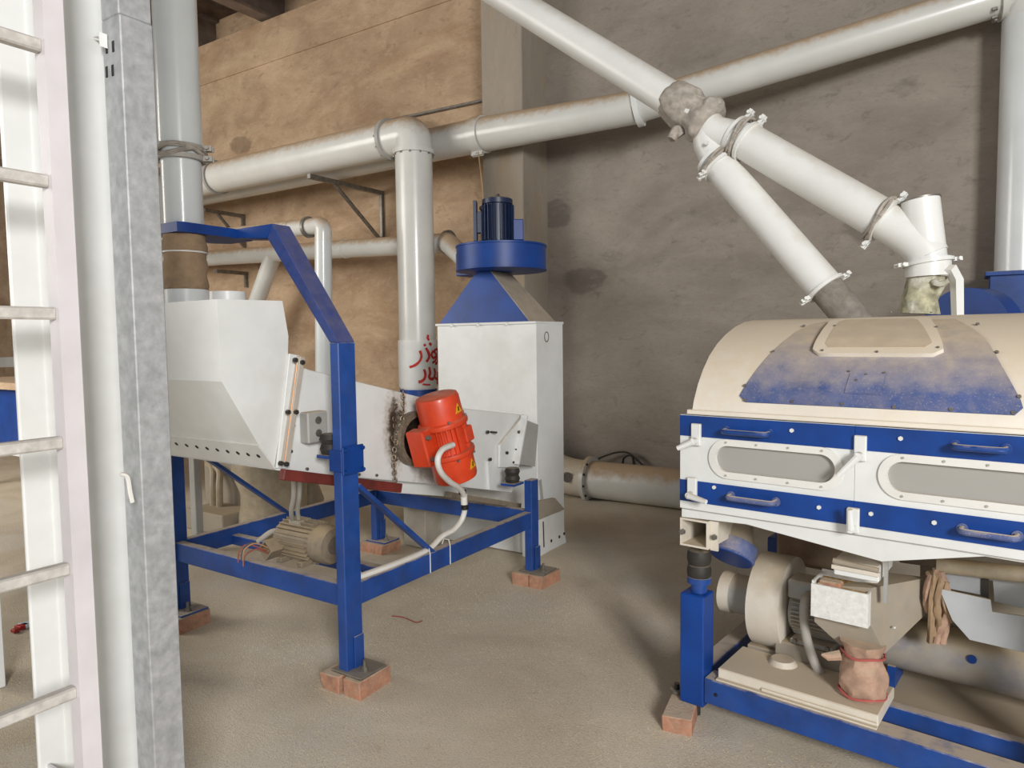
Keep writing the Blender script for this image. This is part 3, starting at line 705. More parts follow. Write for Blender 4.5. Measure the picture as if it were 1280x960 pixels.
# lower side plate with bolt holes, and dusty ledge above it
MB().prism([PX(x, y, CX1) for x, y in ((667, 650), (700, 638), (706, 680), (668, 698))], (.016, 0, 0)).build('access_plate', WHITE_CLEAN, t, bevel=.002)
MB().prism([PX(x, y, CX1) for x, y in ((668, 626), (690, 622), (702, 636), (668, 650))], (.03, 0, 0)).build('dusty_ledge', GREY_DUSTY, t, bevel=.003)
for k, (x, y) in enumerate(((689, 676), (699, 671), (705, 667))): 
    p = PX(x, y, CX1 + .016); MB().cyl(p - V3((.004, 0, 0)), p + V3((.003, 0, 0)), .012, 12).build('bolt_hole', BLACK, t)
for (x, y, y2) in ((672, 670, 690), (679, 652, 684)):
    MB().bar(PX(x, y, CX1 + .017), PX(x + 1, y2, CX1 + .017), .014, .003, (1, 0, 0)).build('rust_streak', mat('grease_streak', (70, 62, 54), .7), t)
MB().bar(PX(674, 600, CX1), PX(677, 628, CX1), .03, .02, (1, 0, 0)).build('guide_bracket', GREY, t)
MB().box((-2.72, CY0 - .06, 0.0), (-2.62, CY0, .30)).build('front_kick_plate', WHITE_CLEAN, t)
# fan
FC = V3(((CX0 + CX1) / 2, (CY0 + CY1) / 2, 0)); zf0 = PD(625, 341, 5.50).z; zf1 = PD(625, 303, 5.2).z
t = thing('exhaust_fan', 'blue drum fan on a pyramid hood above the white cabinet', 'fan', (FC.x, FC.y, CZ)); FN = t
bq = [(CX0 + .02, CY0 + .005), (CX1 - .06, CY0 + .005), (CX1 - .06, CY1 - .02), (CX0 + .02, CY1 - .02)]
tq = [(-3.19, 4.43), (-3.06, 4.43), (-3.06, 4.71), (-3.19, 4.71)]
zb_ = CZ + .012
hv = [(x, y, zb_) for x, y in bq] + [(x, y, zf0) for x, y in tq]
MB().add(hv, [(0, 3, 2, 1), (4, 5, 6, 7), (0, 1, 5, 4), (2, 3, 7, 6), (3, 0, 4, 7), (1, 2, 6, 5)]).build('hood', BLUE_CLEAN, t)
e = .004
MB().add([(bq[1][0] + e, bq[1][1], zb_ + e), (bq[2][0] + e, bq[2][1], zb_ + e), (tq[2][0] + e, tq[2][1], zf0), (tq[1][0] + e, tq[1][1], zf0),
          (bq[1][0], bq[1][1], zb_), (bq[2][0], bq[2][1], zb_), (tq[2][0], tq[2][1], zf0), (tq[1][0], tq[1][1], zf0)],
         [(0, 1, 2, 3), (4, 7, 6, 5), (0, 4, 5, 1), (1, 5, 6, 2), (2, 6, 7, 3), (3, 7, 4, 0)]).build('hood_side', mat('dusty_hood_side', (150, 142, 132), .6, film=.6, var=.1, dust=.4), t)
fc2 = V3((FC.x + .03, FC.y, 0)); rd = .345
vol = MB().lathe([(rd * .3, zf0 + .002), (rd, zf0 + .004), (rd + .006, zf0 + .006), (rd + .006, zf0 + .014), (rd, zf0 + .016), (rd, zf1 - .014), (rd + .006, zf1 - .012), (rd + .006, zf1), (rd, zf1 + .002), (rd * .3, zf1 + .003)], fc2, (0, 0, 1), 48).build('volute', BLUE_CLEAN, t)
MB().box((fc2.x - .55, fc2.y + .14, zf0 + .01), (fc2.x, fc2.y + .33, zf1)).build('outlet', BLUE_CLEAN, t, bevel=.004)
# fan motor
t = thing('fan_motor', 'dark blue finned motor standing on the blue drum fan', 'motor', (fc2.x - .02, fc2.y, zf1)); mm = V3((fc2.x - .03, fc2.y, 0))
zm0, zm1 = zf1 + .003, PD(619, 251, 5.5).z
MB().lathe([(.15, zm0), (.15, zm0 + .02), (.105, zm0 + .03), (.105, zm1 - .05), (.118, zm1 - .045), (.118, zm1 - .01), (.10, zm1)], mm, (0, 0, 1), 30).build('body', DARKBLUE, t)
for k in range(24):
    a = 2 * math.pi * k / 24; d = V3((math.cos(a), math.sin(a), 0))
    MB().bar(mm + d * .116 + V3((0, 0, zm0 + .04)), mm + d * .116 + V3((0, 0, zm1 - .055)), .006, .03, d).build('cooling_fin', DARKBLUE, t)
MB().cyl(mm + V3((.01, 0, zm1)), mm + V3((.01, 0, zm1 + .035)), .010, 10).build('shaft_stub', DARK, t)
MB().cyl(mm + V3((-.01, 0, zm1)), mm + V3((-.01, 0, zm1 + .03)), .004, 6).build('shaft_stub', DARK, t)
dr = V3((.84, .54, 0))
MB().bar(mm + dr * .155 + V3((0, 0, zm0 + .04)), mm + dr * .155 + V3((0, 0, zm0 + .20)), .08, .09, dr).build('terminal_box', BLUE_CLEAN, t, bevel=.006)
MB().bar(mm - dr * .17 + V3((0, 0, zm0 + .03)), mm - dr * .17 + V3((0, 0, zm1 - .02)), .12, .03, dr).build('mounting_foot', DARKBLUE, t, bevel=.006)
MB().bar(mm - dr * .13 + V3((0, 0, zm0 + .10)), mm - dr * .13 + V3((0, 0, zm1 - .10)), .05, .07, dr).build('foot_web', DARKBLUE, t, bevel=.004)
bolts(t, [mm + V3((-.07, -.10, zm1 - .08))], V3((-.5, -.8, 0)).normalized(), .016, .02, DARK, 'lifting_eye')

# ================================================================== PIPES ALONG THE WALL
PIPE_G = 'white air ducts along the wall'
t = thing('air_duct', 'large white air duct turning down in an elbow, red lettering near its foot', 'pipe', (-4.71, 5.5, 1.0)); D1 = t
rp = .186; c1_ = V3((-4.71, 5.5, 3.645))
xe = PY(487, 170, 5.5).x
MB().tube([(-10.6, 5.5, 3.645), (xe, 5.5, 3.645)], rp, 40).build('horizontal_section', PIPE, t)
zk = PY(523, 190, 5.5).z
MB().tube(arc([(xe, 5.5, 3.645), c1_, (-4.71, 5.5, zk)], .42, 12), rp * .99, 40).build('elbow', PIPE, t)
zg = PY(523, 425, 5.5).z; zl = PY(523, 486, 5.5).z
MB().tube([(-4.71, 5.5, zk), (-4.71, 5.5, zg)], rp, 40).build('drop_section', PIPE, t)
LB = .200
MB().tube([(-4.71, 5.5, zg), (-4.71, 5.5, zl + .03), (-4.71, 5.5, zl)], rp, 40, True, [LB, LB, LB - .02]).build('taped_section', WHITE_CLEAN, t)
MB().cyl((-4.71, 5.5, zl - .07), (-4.71, 5.5, zl), .19, 32).build('blue_collar', BLUE_CLEAN, t)
MB().cyl((-4.71, 5.5, 0), (-4.71, 5.5, zl - .07), .16, 24).build('lower_stub', GREY, t)
for p, a in (((xe, 5.5, 3.645), (1, 0, 0)), ((-4.71, 5.5, zk), (0, 0, 1)), ((PY(272, 225, 5.5).x, 5.5, 3.645), (1, 0, 0))):
    p, a = V3(p), V3(a); MB().ring(p - a * .02, p + a * .02, rp + .022, rp - .006, 40).build('flange', GREY if a.x else PIPE, t)
    e1 = V3((0, 0, 1)) if a.x else V3((1, 0, 0)); e2 = a.cross(e1)
    if p.x > -7: bolts(t, [p + a * .02 * (-1 if a.x else -1) + (e1 * math.cos(2 * math.pi * k / 12) + e2 * math.sin(2 * math.pi * k / 12)) * (rp + .012) for k in range(12)], -a, .011, .014, STEEL)
# spray lettering on the taped section: strokes laid on the cylinder
def oncyl(x, y, ax_x, ax_y, r):
    d = ray(x, y); ox, oy = CP.x - ax_x, CP.y - ax_y
    A = d.x ** 2 + d.y ** 2; B = 2 * (ox * d.x + oy * d.y); C = ox * ox + oy * oy - r * r; D = B * B - 4 * A * C
    s_ = (-B - math.sqrt(max(D, 0))) / (2 * A); return CP + d * s_
def crop6(p): return (460 + p[0] * .2917, 380 + p[1] * .2917)
strokes = [
    ([(258, 132), (256, 146), (262, 156)], 8), ([(240, 172), (246, 180)], 9), ([(262, 168), (272, 176)], 9),
    ([(222, 200), (229, 222), (222, 244), (202, 262), (178, 271)], 9), ([(248, 188), (258, 206), (262, 228), (250, 248)], 9),
    ([(280, 200), (272, 218), (282, 232), (292, 218), (284, 202), (296, 192)], 9), ([(292, 216), (290, 240), (276, 252)], 8), ([(298, 190), (298, 246), (288, 256)], 10),
    ([(240, 280), (246, 300), (242, 320), (228, 332), (216, 334)], 9), ([(262, 270), (266, 296), (262, 312), (270, 322), (282, 318)], 9),
    ([(284, 276), (288, 296), (286, 314), (298, 324)], 9), ([(234, 344), (262, 346), (300, 340)], 6), ([(298, 290), (298, 326), (296, 342)], 8)]
for st_, wd in strokes:
    pts = [crop6(p) for p in st_]; P = [oncyl(x, y, -4.71, 5.5, LB + .002) for x, y in pts]
    P = spline(P, 5); vs_ = []; fs_ = []
    for i, p in enumerate(P):
        tg = (P[min(i + 1, len(P) - 1)] - P[max(i - 1, 0)]).normalized(); nn = V3((p.x + 4.71, p.y - 5.5, 0)).normalized(); sd = tg.cross(nn) * (wd * .2917 * .75 * 7.0 / 880 * (.75 + .5 * abs(noise.noise(p * 9))))
        vs_ += [p + sd, p - sd, p + sd + nn * .002, p - sd + nn * .002]
    for i in range(len(P) - 1):
        b = 4 * i; fs_ += [(b + 2, b + 3, b + 7, b + 6), (b, b + 4, b + 5, b + 1), (b, b + 2, b + 6, b + 4), (b + 1, b + 5, b + 7, b + 3)]
    MB().add(vs_, fs_).build('spray_lettering', PAINT_RED, t)

t = thing('long_duct', 'long white air duct running past the pillar and rising over the grey wall', 'pipe', (-4.0, 5.85, 3.4)); D2 = t
YR = 5.88
pA = PY(600, 169, YR); pB = PY(797, 134, YR)
MB().tube([(-10.6, YR, pA.z), V3((pA.x, YR, pA.z))], .168, 36).build('left_section', PIPE, t)
MB().tube([pA, pB], .16, 36, True, [.168, .140]).build('middle_section', PIPE, t)
clamp_ring(t, (pA.x, YR, pA.z), (1, 0, 0), .17, PIPE, [(0, -.25, -1)], .12, 'coupling')
EL = PD(1284, -14, 5.0)
dd = (EL - pB).normalized()
MB().tube([pB, EL - dd * .16], .132, 36).build('rising_section', PIPE, t)
MB().ring(pB - dd * .02, pB + dd * .03, .168, .13, 36).build('flange', WHITE_CLEAN, t)
zB = PD(1284, 338, 5.0).z
MB().tube(arc([EL - dd * .16, EL, EL + V3((0, 0, -.2))], .2, 10), .134, 36).build('elbow', PIPE, t)
MB().tube([EL + V3((0, 0, -.2)), (EL.x, EL.y, zB)], .145, 36).build('drop_section', PIPE_CLEAN, t)
MB().ring(EL - dd * .18, EL - dd * .14, .165, .13, 36).build('flange', PIPE, t)
bolts(t, [EL - dd * .18 + V3((0, -.05, -.15)), EL - dd * .18 + V3((0, -.10, -.11)), EL - dd * .18 + V3((0, 0, -.152))], -dd, .014, .03, STEEL)
p1 = PY(598, 190, YR - .1); p2 = V3((mm.x - .16, mm.y + .05, zm0 + .05))
o = MB().tube([p1, (p1 + p2) / 2 + V3((.02, 0, 0)), p2], .006, 6).build('cord', mat('jute_cord', (190, 160, 124), .9)); tag(o, 'thin pale cord hanging from the duct coupling to the fan motor', 'cord')

# triangular wall brackets
def bracket(px_w, py_w, px_e, label, brace_px=None, diag=True, hv=.62):
    pw = PY(px_w, py_w, WY); pw.z = 3.42 if py_w < 300 else pw.z; e_ = PX(px_e, py_w, pw.x); t = thing('wall_bracket', label, 'bracket', (pw.x, WY, pw.z - hv), 0, 'steel duct brackets on the tan wall')
    MB().bar((pw.x, WY - .005, pw.z), (pw.x, e_.y, pw.z), .05, .05).build('arm', STEEL, t)
    MB().bar((pw.x, WY - .02, pw.z), (pw.x, WY - .02, pw.z - hv), .05, .04, (1, 0, 0)).build('wall_strip', STEEL, t)
    if diag: MB().bar((pw.x, WY - .03, pw.z - hv + .02), (pw.x, WY - (WY - e_.y) * .68, pw.z - .02), .045, .025).build('diagonal', STEEL, t)
    return pw
BST = bracket(478, 226, 386, 'steel triangular bracket with diagonal strut under the two white ducts')
bracket(305, 258, 255, 'steel bracket under the white ducts behind the feed pipe', hv=.45)
bracket(309, 342, 270, 'small steel bracket under the lower pipe near the hopper', diag=False, hv=.2)
o = MB().tube([PY(490, 150, WY - .03), PY(606, 125, WY - .03)], .018, 10).build('wall_conduit', STEEL); tag(o, 'thin conduit pipe running along the tan wall to the pillar', 'conduit')

# smaller pipes behind the hopper
t = thing('fan_pipe', 'medium white pipe from the blue fan outlet running left behind the lettered duct', 'pipe', (-4.6, 5.85, 2.3))
b0, b1, b2, b3 = V3((fc2.x - .50, fc2.y + .235, (zf0 + zf1) / 2 + .05)), PY(556, 304, 5.85), PY(432, 311, 5.95), PY(262, 323, 6.1)
MB().tube([b0, b1 + V3((.06, -.04, 0))], .088, 24, True, [.085, .102]).build('outlet_section', PIPE, t)
MB().ring(b1 + V3((.03, 0, 0)), b1 + V3((.07, 0, 0)), .130, .095, 28).build('flange', STEEL, t)
MB().tube(arc([b1, b2, b3, b3 + (b3 - b2) * 1.6], .3), .104, 28).build('long_section', PIPE, t)
MB().ring(b2 - V3((.02, 0, 0)), b2 + V3((.02, 0, 0)), .112, .095, 28).build('joint_band', PIPE, t)
j0, j1 = PY(342, 318, 6.03), PY(318, 385, 6.03)
MB().tube([j0, j1 + (j1 - j0) * 1.9], .105, 24).build('branch', PIPE, t)
t = thing('return_pipe', 'medium white pipe with an elbow turning down behind the blue arm', 'pipe', PY(405, 470, 4.78))
a0_, a1_, a2_ = PY(262, 296, 5.1), PY(404, 281, 4.78), PY(405, 520, 4.78)
MB().tube([a0_ + (a0_ - PY(384, 284, 4.82)) * 1.2, PY(384, 284, 4.82)], .081, 28).build('horizontal_section', PIPE, t)
MB().tube(arc([PY(384, 284, 4.82), a1_, PY(404, 302, 4.78)], .16, 10), .080, 28).build('elbow', PIPE, t)
MB().tube([PY(404, 302, 4.78), a2_], .081, 28).build('drop_section', PIPE_CLEAN, t)
p = PY(386, 284, 4.815); MB().ring(p - V3((.015, 0, 0)), p + V3((.015, 0, 0)), .104, .075, 28).build('flange', STEEL, t)
p = PY(365, 286, 4.86); MB().ring(p - V3((.006, 0, 0)), p + V3((.006, 0, 0)), .084, .075, 28).build('seam', STEEL, t)
# behind the stand: dusty wrapped duct end and motor plinth
q = PZ(330, 668); t = thing('wrapped_duct', 'dusty plastic-wrapped bulging duct end standing behind the blue stand', 'duct', q)
zz_ = [0, .05, .15, .25, .35, .45, .55, .65, .75]
MB().tube([q + V3((0, .1, z)) for z in zz_], .25, 36, True, [.22, .25, .255, .265, .27, .285, .29, .27, .24], wob(.16, 1.6, 3)).build('wrap', PLASTIC, t)
q = PZ(388, 640); o = MB().lathe([(.02, 0), (.11, .02), (.13, .12), (.09, .24), (.05, .36), (.02, .42)], q, (0, 0, 1), 20).build('funnel_sock', PLASTIC); tag(o, 'small dusty cone-shaped sock hanging behind the blue stand', 'sock')
q = PZ(268, 668); t = thing('motor_plinth', 'dusty white plinth with two curved hoses behind the blue stand', 'plinth', q)
MB().box(q + V3((-.40, 0, 0)), q + V3((.12, .5, .17))).build('block', GREY_DUSTY, t, bevel=.008)
for k in range(2): MB().tube(spline([q + V3((-.30 + .09 * k, .2, .16)), q + V3((-.29 + .09 * k, .2, .35)), q + V3((-.36 + .09 * k, .25, .48)), q + V3((-.5, .3, .50))]), .03, 10).build('hose', PLASTIC, t)
MB().box(q + V3((-.6, .32, .0)), q + V3((.1, .45, .62))).build('dusty_machine_part', GREY_DUSTY, t, bevel=.01)
MB().box(q + V3((-.1, .2, .62)), q + V3((.08, .4, .75))).build('cover', WHITE_DUSTY, t, bevel=.01)
q = PZ(247, 690); o = MB().box(q + V3((-.07, 0, 0)), q + V3((0, .06, 1.2))).build('grey_post', GREY, bevel=.004); tag(o, 'narrow pale grey post behind the blue leg by the galvanised post', 'post')
# far background at the left edge
q = PZ(14, 640); t = thing('far_machine', 'distant blue and white machine seen between ladder and casing', 'machine', q)
MB().box(q + V3((-2.0, .3, .55)), q + V3((.2, 1.3, 1.15))).build('blue_body', BLUE_CLEAN, t, bevel=.01)
MB().box(q + V3((-2.0, .2, 1.15)), q + V3((.25, 1.4, 1.22))).build('top_board', WALL_TAN, t)
MB().box(q + V3((-2.0, .3, .45)), q + V3((.2, 1.3, .55))).build('white_sill', WHITE_CLEAN, t)
for xx in (-1.8, .1): MB().box(q + V3((xx - .05, .35, 0)), q + V3((xx + .05, .45, .45))).build('leg', GREY, t)
MB().bar(PY(-60, 455, 5.2), PY(60, 451, 5.2), .2, .16).build('grey_rail', GREY, t)
for k, (x, y, c_, s_) in enumerate(((28, 785, (190, 40, 40), .03), (36, 782, (200, 214, 224), .04), (20, 790, (170, 50, 44), .02))):
    p = PZ(x, y); o = MB().prism([p + V3((-s_, -s_, 0)), p + V3((s_, -s_ * .7, 0)), p + V3((s_ * .6, s_, 0)), p + V3((-s_ * .5, s_ * .8, 0))], (0, 0, .02)).build('litter_scrap', mat('scrap_%d' % k, c_, .6), bevel=.003)
    tag(o, ('small red scrap of litter beside the pale scrap on the floor', 'pale blue-white scrap of litter on the floor by the casing', 'tiny dark red scrap of litter beside the larger red scrap')[k], 'litter')

# duct lying on the floor along the grey wall
t = thing('floor_duct', 'dusty white duct lying on the floor along the grey wall', 'pipe', (-2.3, 6.25, 0))
RF = .185; yf = 6.27
xj = PY(738, 603, yf).x
MB().tube([(xj, yf, RF), (-.2, yf, RF)], RF, 36).build('straight_section', PIPE, t)
MB().tube(spline([(xj, yf, RF), (xj - .25, yf - .03, RF + .02), (xj - .55, yf - .12, RF + .14), (xj - .9, yf - .3, RF + .32)], 5), RF, 32, True, None).build('bend', WHITE_DUSTY, t)
MB().ring((xj - .02, yf, RF), (xj + .02, yf, RF), RF + .045, RF - .01, 36).build('flange', PIPE, t)
bolts(t, [(xj + .02, yf + (RF + .024) * math.cos(a), RF + (RF + .024) * math.sin(a)) for a in [2.2 + .55 * k for k in range(8)]], (1, 0, 0), .012, .012, DARK)
p = PY(708, 596, yf - .2); MB().cyl(p, p + V3((.03, -.03, 0)), .05, 14).build('side_stub', STEEL, t)
for k, (pk, lb) in enumerate(((((735, 580), (760, 568), (783, 565), (800, 578), (812, 592)), 'black cable looping over the floor duct against the grey wall'), (((778, 585), (780, 572), (790, 570), (794, 590)), 'short dark cable hanging behind the floor duct'))):
    o = MB().tube(spline([PY(x, y, 6.5) for x, y in pk]), .012, 8).build('wall_cable', CABLE_B); tag(o, lb, 'cable')

# ================================================================== RIGHT MACHINE (grain cleaner), own axes u, v, z
TH = R(-6.5); OR = V3((-.905, 2.79, 0))
RM = Matrix.Translation(OR) @ Matrix.Rotation(TH, 4, 'Z'); RI = RM.inverted(); VD = (RM.to_3x3() @ V3((0, 1, 0))); UD = (RM.to_3x3() @ V3((1, 0, 0)))
def LW(u, v, z): return RM @ V3((u, v, z))
def PV(x, y, v): return RI @ PP(x, y, LW(0, v, 0), VD)
def lthing(name, label, cat, u, v, z, group=None): return thing(name, label, cat, LW(u, v, z), TH, group)
LM = lambda: MB(RM)
UL, UR, ZD, ZLO = -.088, 1.25, 1.283, .89
GC = lthing('grain_cleaner', 'white and blue grain cleaner with curved dusty hood and windowed doors', 'machine', .58, .6, 0)
# hood
prof = [(.0, 1.30), (.012, 1.335), (.05, 1.40), (.10, 1.46), (.16, 1.515), (.24, 1.565), (.33, 1.605), (.44, 1.64), (.55, 1.662), (.66, 1.672), (.78, 1.668), (.9, 1.65), (1.02, 1.60), (1.12, 1.52), (1.18, 1.42), (1.2, 1.30)]
HU0, HU1 = -.035, 1.22
prof = [p for p in prof]
LM().prism([(HU0, v, z) for v, z in prof], (HU1 - HU0, 0, 0)).build('hood', HOOD, GC, angle=40)
LM().box((HU0 - .02, -.012, ZD), (HU1 + .03, 1.22, 1.302)).build('hood_rim', HOOD, GC, bevel=.003)
acc = [0]
for i in range(1, len(prof)): acc.append(acc[-1] + math.hypot(prof[i][0] - prof[i - 1][0], prof[i][1] - prof[i - 1][1]))
def SH(u, s_, off=0.0):
    s_ = max(0, min(acc[-1] - 1e-6, s_)); i = max(k for k in range(len(acc) - 1) if acc[k] <= s_); tt = (s_ - acc[i]) / (acc[i + 1] - acc[i])
    v = prof[i][0] + (prof[i + 1][0] - prof[i][0]) * tt; z = prof[i][1] + (prof[i + 1][1] - prof[i][1]) * tt
    def nrm(k):
        a, b = prof[max(k - 1, 0)], prof[min(k + 1, len(prof) - 1)]; return V3((0, -(b[1] - a[1]), b[0] - a[0])).normalized()
    n_ = (nrm(i) * (1 - tt) + nrm(i + 1) * tt).normalized()
    return V3((u, v, z)) + n_ * off
def SHIT(x, y):
    """where the ray through a pixel meets the hood: (u, s)"""
    o_ = RI @ CP; d = RI.to_3x3() @ ray(x, y); best = None
    for i in range(len(prof) - 1):
        (v0, z0_), (v1, z1_) = prof[i], prof[i + 1]; nv, nz = -(z1_ - z0_), v1 - v0
        den = d.y * nv + d.z * nz
        if abs(den) < 1e-9: continue
        k = ((v0 - o_.y) * nv + (z0_ - o_.z) * nz) / den; p = o_ + d * k
        tt = ((p.y - v0) * (v1 - v0) + (p.z - z0_) * (z1_ - z0_)) / ((v1 - v0) ** 2 + (z1_ - z0_) ** 2)
        if k > 0 and -.02 <= tt <= 1.02 and (best is None or k < best[0]): best = (k, p.x, acc[i] + tt * (acc[i + 1] - acc[i]))
    return (best[1], best[2]) if best else None
def hood_plate(left, right, off, th_, name, material, parent, rows=14, cols=10, round_=None):
    """plate lying on the curved hood between a left and a right outline given as (u, s) lists from bottom to top"""
    def interp(lst, s_):
        for a, b in zip(lst, lst[1:]):
            if s_ <= b[1]: return a[0] + (b[0] - a[0]) * ((s_ - a[1]) / max(1e-6, b[1] - a[1]))
        return lst[-1][0]
    s0, s1 = left[0][1], left[-1][1]; vs_ = []; fs_ = []
    for lay in (off, off - th_):
        for i in range(rows + 1):
            s_ = s0 + (s1 - s0) * i / rows; a, b = interp(left, s_), interp(right, s_)
            for j in range(cols + 1): vs_.append(SH(a + (b - a) * j / cols, s_, lay))
    W = cols + 1; K = W * (rows + 1)
    for i in range(rows):
        for j in range(cols): q_ = i * W + j; fs_ += [(q_, q_ + 1, q_ + W + 1, q_ + W), (K + q_, K + q_ + W, K + q_ + W + 1, K + q_ + 1)]
    for i in range(rows): q_ = i * W; fs_ += [(q_, q_ + W, K + q_ + W, K + q_), (q_ + cols, K + q_ + cols, K + q_ + cols + W, q_ + cols + W)]
    for j in range(cols): q_ = j; fs_ += [(q_, K + q_, K + q_ + 1, q_ + 1)]; q_ = rows * W + j; fs_ += [(q_, q_ + 1, K + q_ + 1, K + q_)]
    return LM().add(vs_, fs_).build(name, material, parent, angle=50)
sA = SHIT(930, 503)[1]; sT = acc[9] - .03
def frac(us, s0, s1): # u values from bottom to top spread evenly in s
    return [(u_, s0 + (s1 - s0) * i / (len(us) - 1)) for i, u_ in enumerate(us)]
Lb = [SHIT(x, y) for x, y in ((924, 497), (940, 472), (962, 445), (985, 425), (1010, 408))]
Rb = [SHIT(x, y) for x, y in ((1279, 510), (1270, 490), (1250, 455), (1232, 425), (1212, 400))]
Lo = [(Lb[0][0] + .03, sA)] + [(Lb[0][0], sA + .02)] + [p for p in Lb[1:] if p[1] > sA + .03] 
Ro = [(Rb[0][0] - .02, sA)] + [(Rb[0][0] + .003, sA + .03)] + [p for p in Rb[1:] if p[1] > sA + .04]
sT = min(sT, .62)
Lo = [p for p in Lo if p[1] < sT - .01] + [(Lo[-1][0] + .05, sT)]
Ro = [p for p in Ro if p[1] < sT - .01] + [(Ro[-1][0] - .05, sT)]
BPN = hood_plate(Lo, Ro, .006, .005, 'blue_panel', BLUE_DUSTY, GC, 22, 16)
def bolts_on(pix, off, parent, r=.0062, material=None, up=.006):
    first = None
    for x, y in pix:
        h_ = SHIT(x, y)
        if h_ is None: continue
        a = SH(h_[0], h_[1], off); b = SH(h_[0], h_[1], off + up); LM().cyl(a, b, r, 8).build('bolt', material or STEEL, parent, angle=30)
bolts_on([(932, 501), (991, 503), (1053, 506), (1118, 510), (1189, 513), (1267, 517), (932, 483), (967, 441), (1005, 409), (1246, 442), (1274, 497), (1222, 407)], .004, BPN)
l0, l1 = [SHIT(x, y) for x, y in ((1030, 446), (1043, 404))]; r0_, r1_ = [SHIT(x, y) for x, y in ((1172, 449), (1160, 403))]
sb, st2 = (l0[1] + r0_[1]) / 2, (l1[1] + r1_[1]) / 2
mid = (sb + st2) / 2
uL, uR = SHIT(1019, 436)[0], SHIT(1182, 438)[0]; uL2, uR2 = SHIT(1060, 398)[0], SHIT(1163, 397)[0]
lid = hood_plate([(uL + .03, sb), (uL, sb + .03), (uL2 - .02, st2 - .03), (uL2 + .01, st2)], [(uR - .03, sb), (uR, sb + .03), (uR2 + .02, st2 - .03), (uR2 - .01, st2)], .022, .018, 'lid_frame', HOOD, GC, 12, 10)
hood_plate([(uL + .06, sb + .035), (uL + .04, sb + .06), (uL2 + .02, st2 - .05), (uL2 + .04, st2 - .03)], [(uR - .06, sb + .035), (uR - .04, sb + .06), (uR2 - .02, st2 - .05), (uR2 - .04, st2 - .03)], .0235, .005, 'lid_pane', LID, lid, 10, 8)
bolts_on([(1029, 444), (1044, 414), (1097, 446), (1173, 441), (1171, 416), (1164, 398), (1114, 397)], .022, lid, .005, None, .004)
pa, pb = SHIT(1056, 493), SHIT(1106, 469)
hood_plate([(pa[0], pa[1]), (pa[0] + .005, pb[1])], [(pb[0], pa[1]), (pb[0] + .005, pb[1])], .009, .004, 'name_plate', BLUE_DUSTY, GC, 4, 4)
bolts_on([(1062, 466), (1106, 468), (1071, 477), (1083, 470)], .009, GC, .004, None, .003)
# body
LM().box((UL + .03, .03, ZLO), (UR - .02, 1.2, ZD)).build('rear_body', WHITE_DUSTY, GC) if False else None
for nm, a, b in (('side_wall', (UL + .005, .022, ZLO), (UL + .02, 1.2, ZD)), ('side_wall', (UR - .02, .022, ZLO), (UR - .005, 1.2, ZD)), ('rear_wall', (UL + .02, 1.185, ZLO), (UR - .02, 1.2, ZD)), ('sieve_deck', (UL + .02, .022, ZLO), (UR - .02, 1.185, ZLO + .015))):
    LM().box(a, b).build(nm, WHITE, GC)
LM().prism([(UL + .03, .30, ZLO + .015), (UL + .03, .30, ZD - .02), (UR - .03, .30, ZD - .02), (UR - .03, .30, ZLO + .015)], (0, .01, 0)).build('inner_sieve', mat('inner_sieve', (176, 172, 164), .6, film=.3, var=.05), GC)
# doors
def stadium(u0_, u1_, zc_, hh, v, n=40):
    out_ = []; c0, c1 = u0_ + hh, u1_ - hh
    for k in range(n):
        a = 2 * math.pi * (k + .5) / n; c, s_ = math.cos(a), math.sin(a)
        out_.append(((c1 if c > 0 else c0) + hh * c, v, zc_ + hh * s_))
    return out_
def door(ua, ub, wa, wb, label):
    zc_, hh = 1.114, .052
    inn = stadium(wa, wb, zc_, hh, 0); n_ = len(inn); cu = (wa + wb) / 2
    z0_, z1_ = ZLO, ZD - .004; out_ = []
    per = []
    for (x_, _, z_) in inn:
        dx, dz = x_ - cu, z_ - zc_
        if abs(dz) > hh * .62: k = ((z1_ - zc_) if dz > 0 else (z0_ - zc_)); out_.append([x_ + (dx * .10), 0, zc_ + k])
        else: out_.append([ub if dx > 0 else ua, 0, zc_ + dz * 1.6])
    # corner snapping
    top = [p for p in out_ if abs(p[2] - z1_) < 1e-6]; bot_ = [p for p in out_ if abs(p[2] - z0_) < 1e-6]
    for grp in (top, bot_):
        grp.sort(key=lambda p: p[0]); grp[0][0] = ua; grp[-1][0] = ub
    d_ = LM().holed([tuple(p) for p in out_], inn, (0, .02, 0)).build('door', WHITE, GC)
    if label: d_['label'] = label
    LM().holed([(p[0], -.008, p[2]) for p in stadium(wa - .028, wb + .028, zc_, hh + .027, 0)], [(p[0], -.008, p[2]) for p in inn], (0, .008, 0)).build('window_frame', mat('frame_white', (228, 227, 222), .5, dust=.3, film=.06, var=.03, thr=.7), d_)
    LM().prism([(p[0], .010, p[2]) for p in inn], (0, .004, 0)).build('window_pane', PANE, d_)
    for (za_, zb2) in ((1.193, ZD - .006), (.922, 1.010)):
        LM().box((ua, -.004, za_), (ub, .002, zb2)).build('blue_band', BLUE_CLEAN, d_)
    bl = [(cu + du, -.008, zc_ + s_ * (hh + .014)) for s_ in (-1, 1) for du in (-.18, -.06, .06, .18)]
    bolts(d_, [RM @ V3(p) for p in bl], -VD, .0045, .004, CABLE_G, 'screw')
    return d_
d1 = door(UL, .5794, .067, .516, None); d2 = door(.5806, UR, .684, 1.14, None)
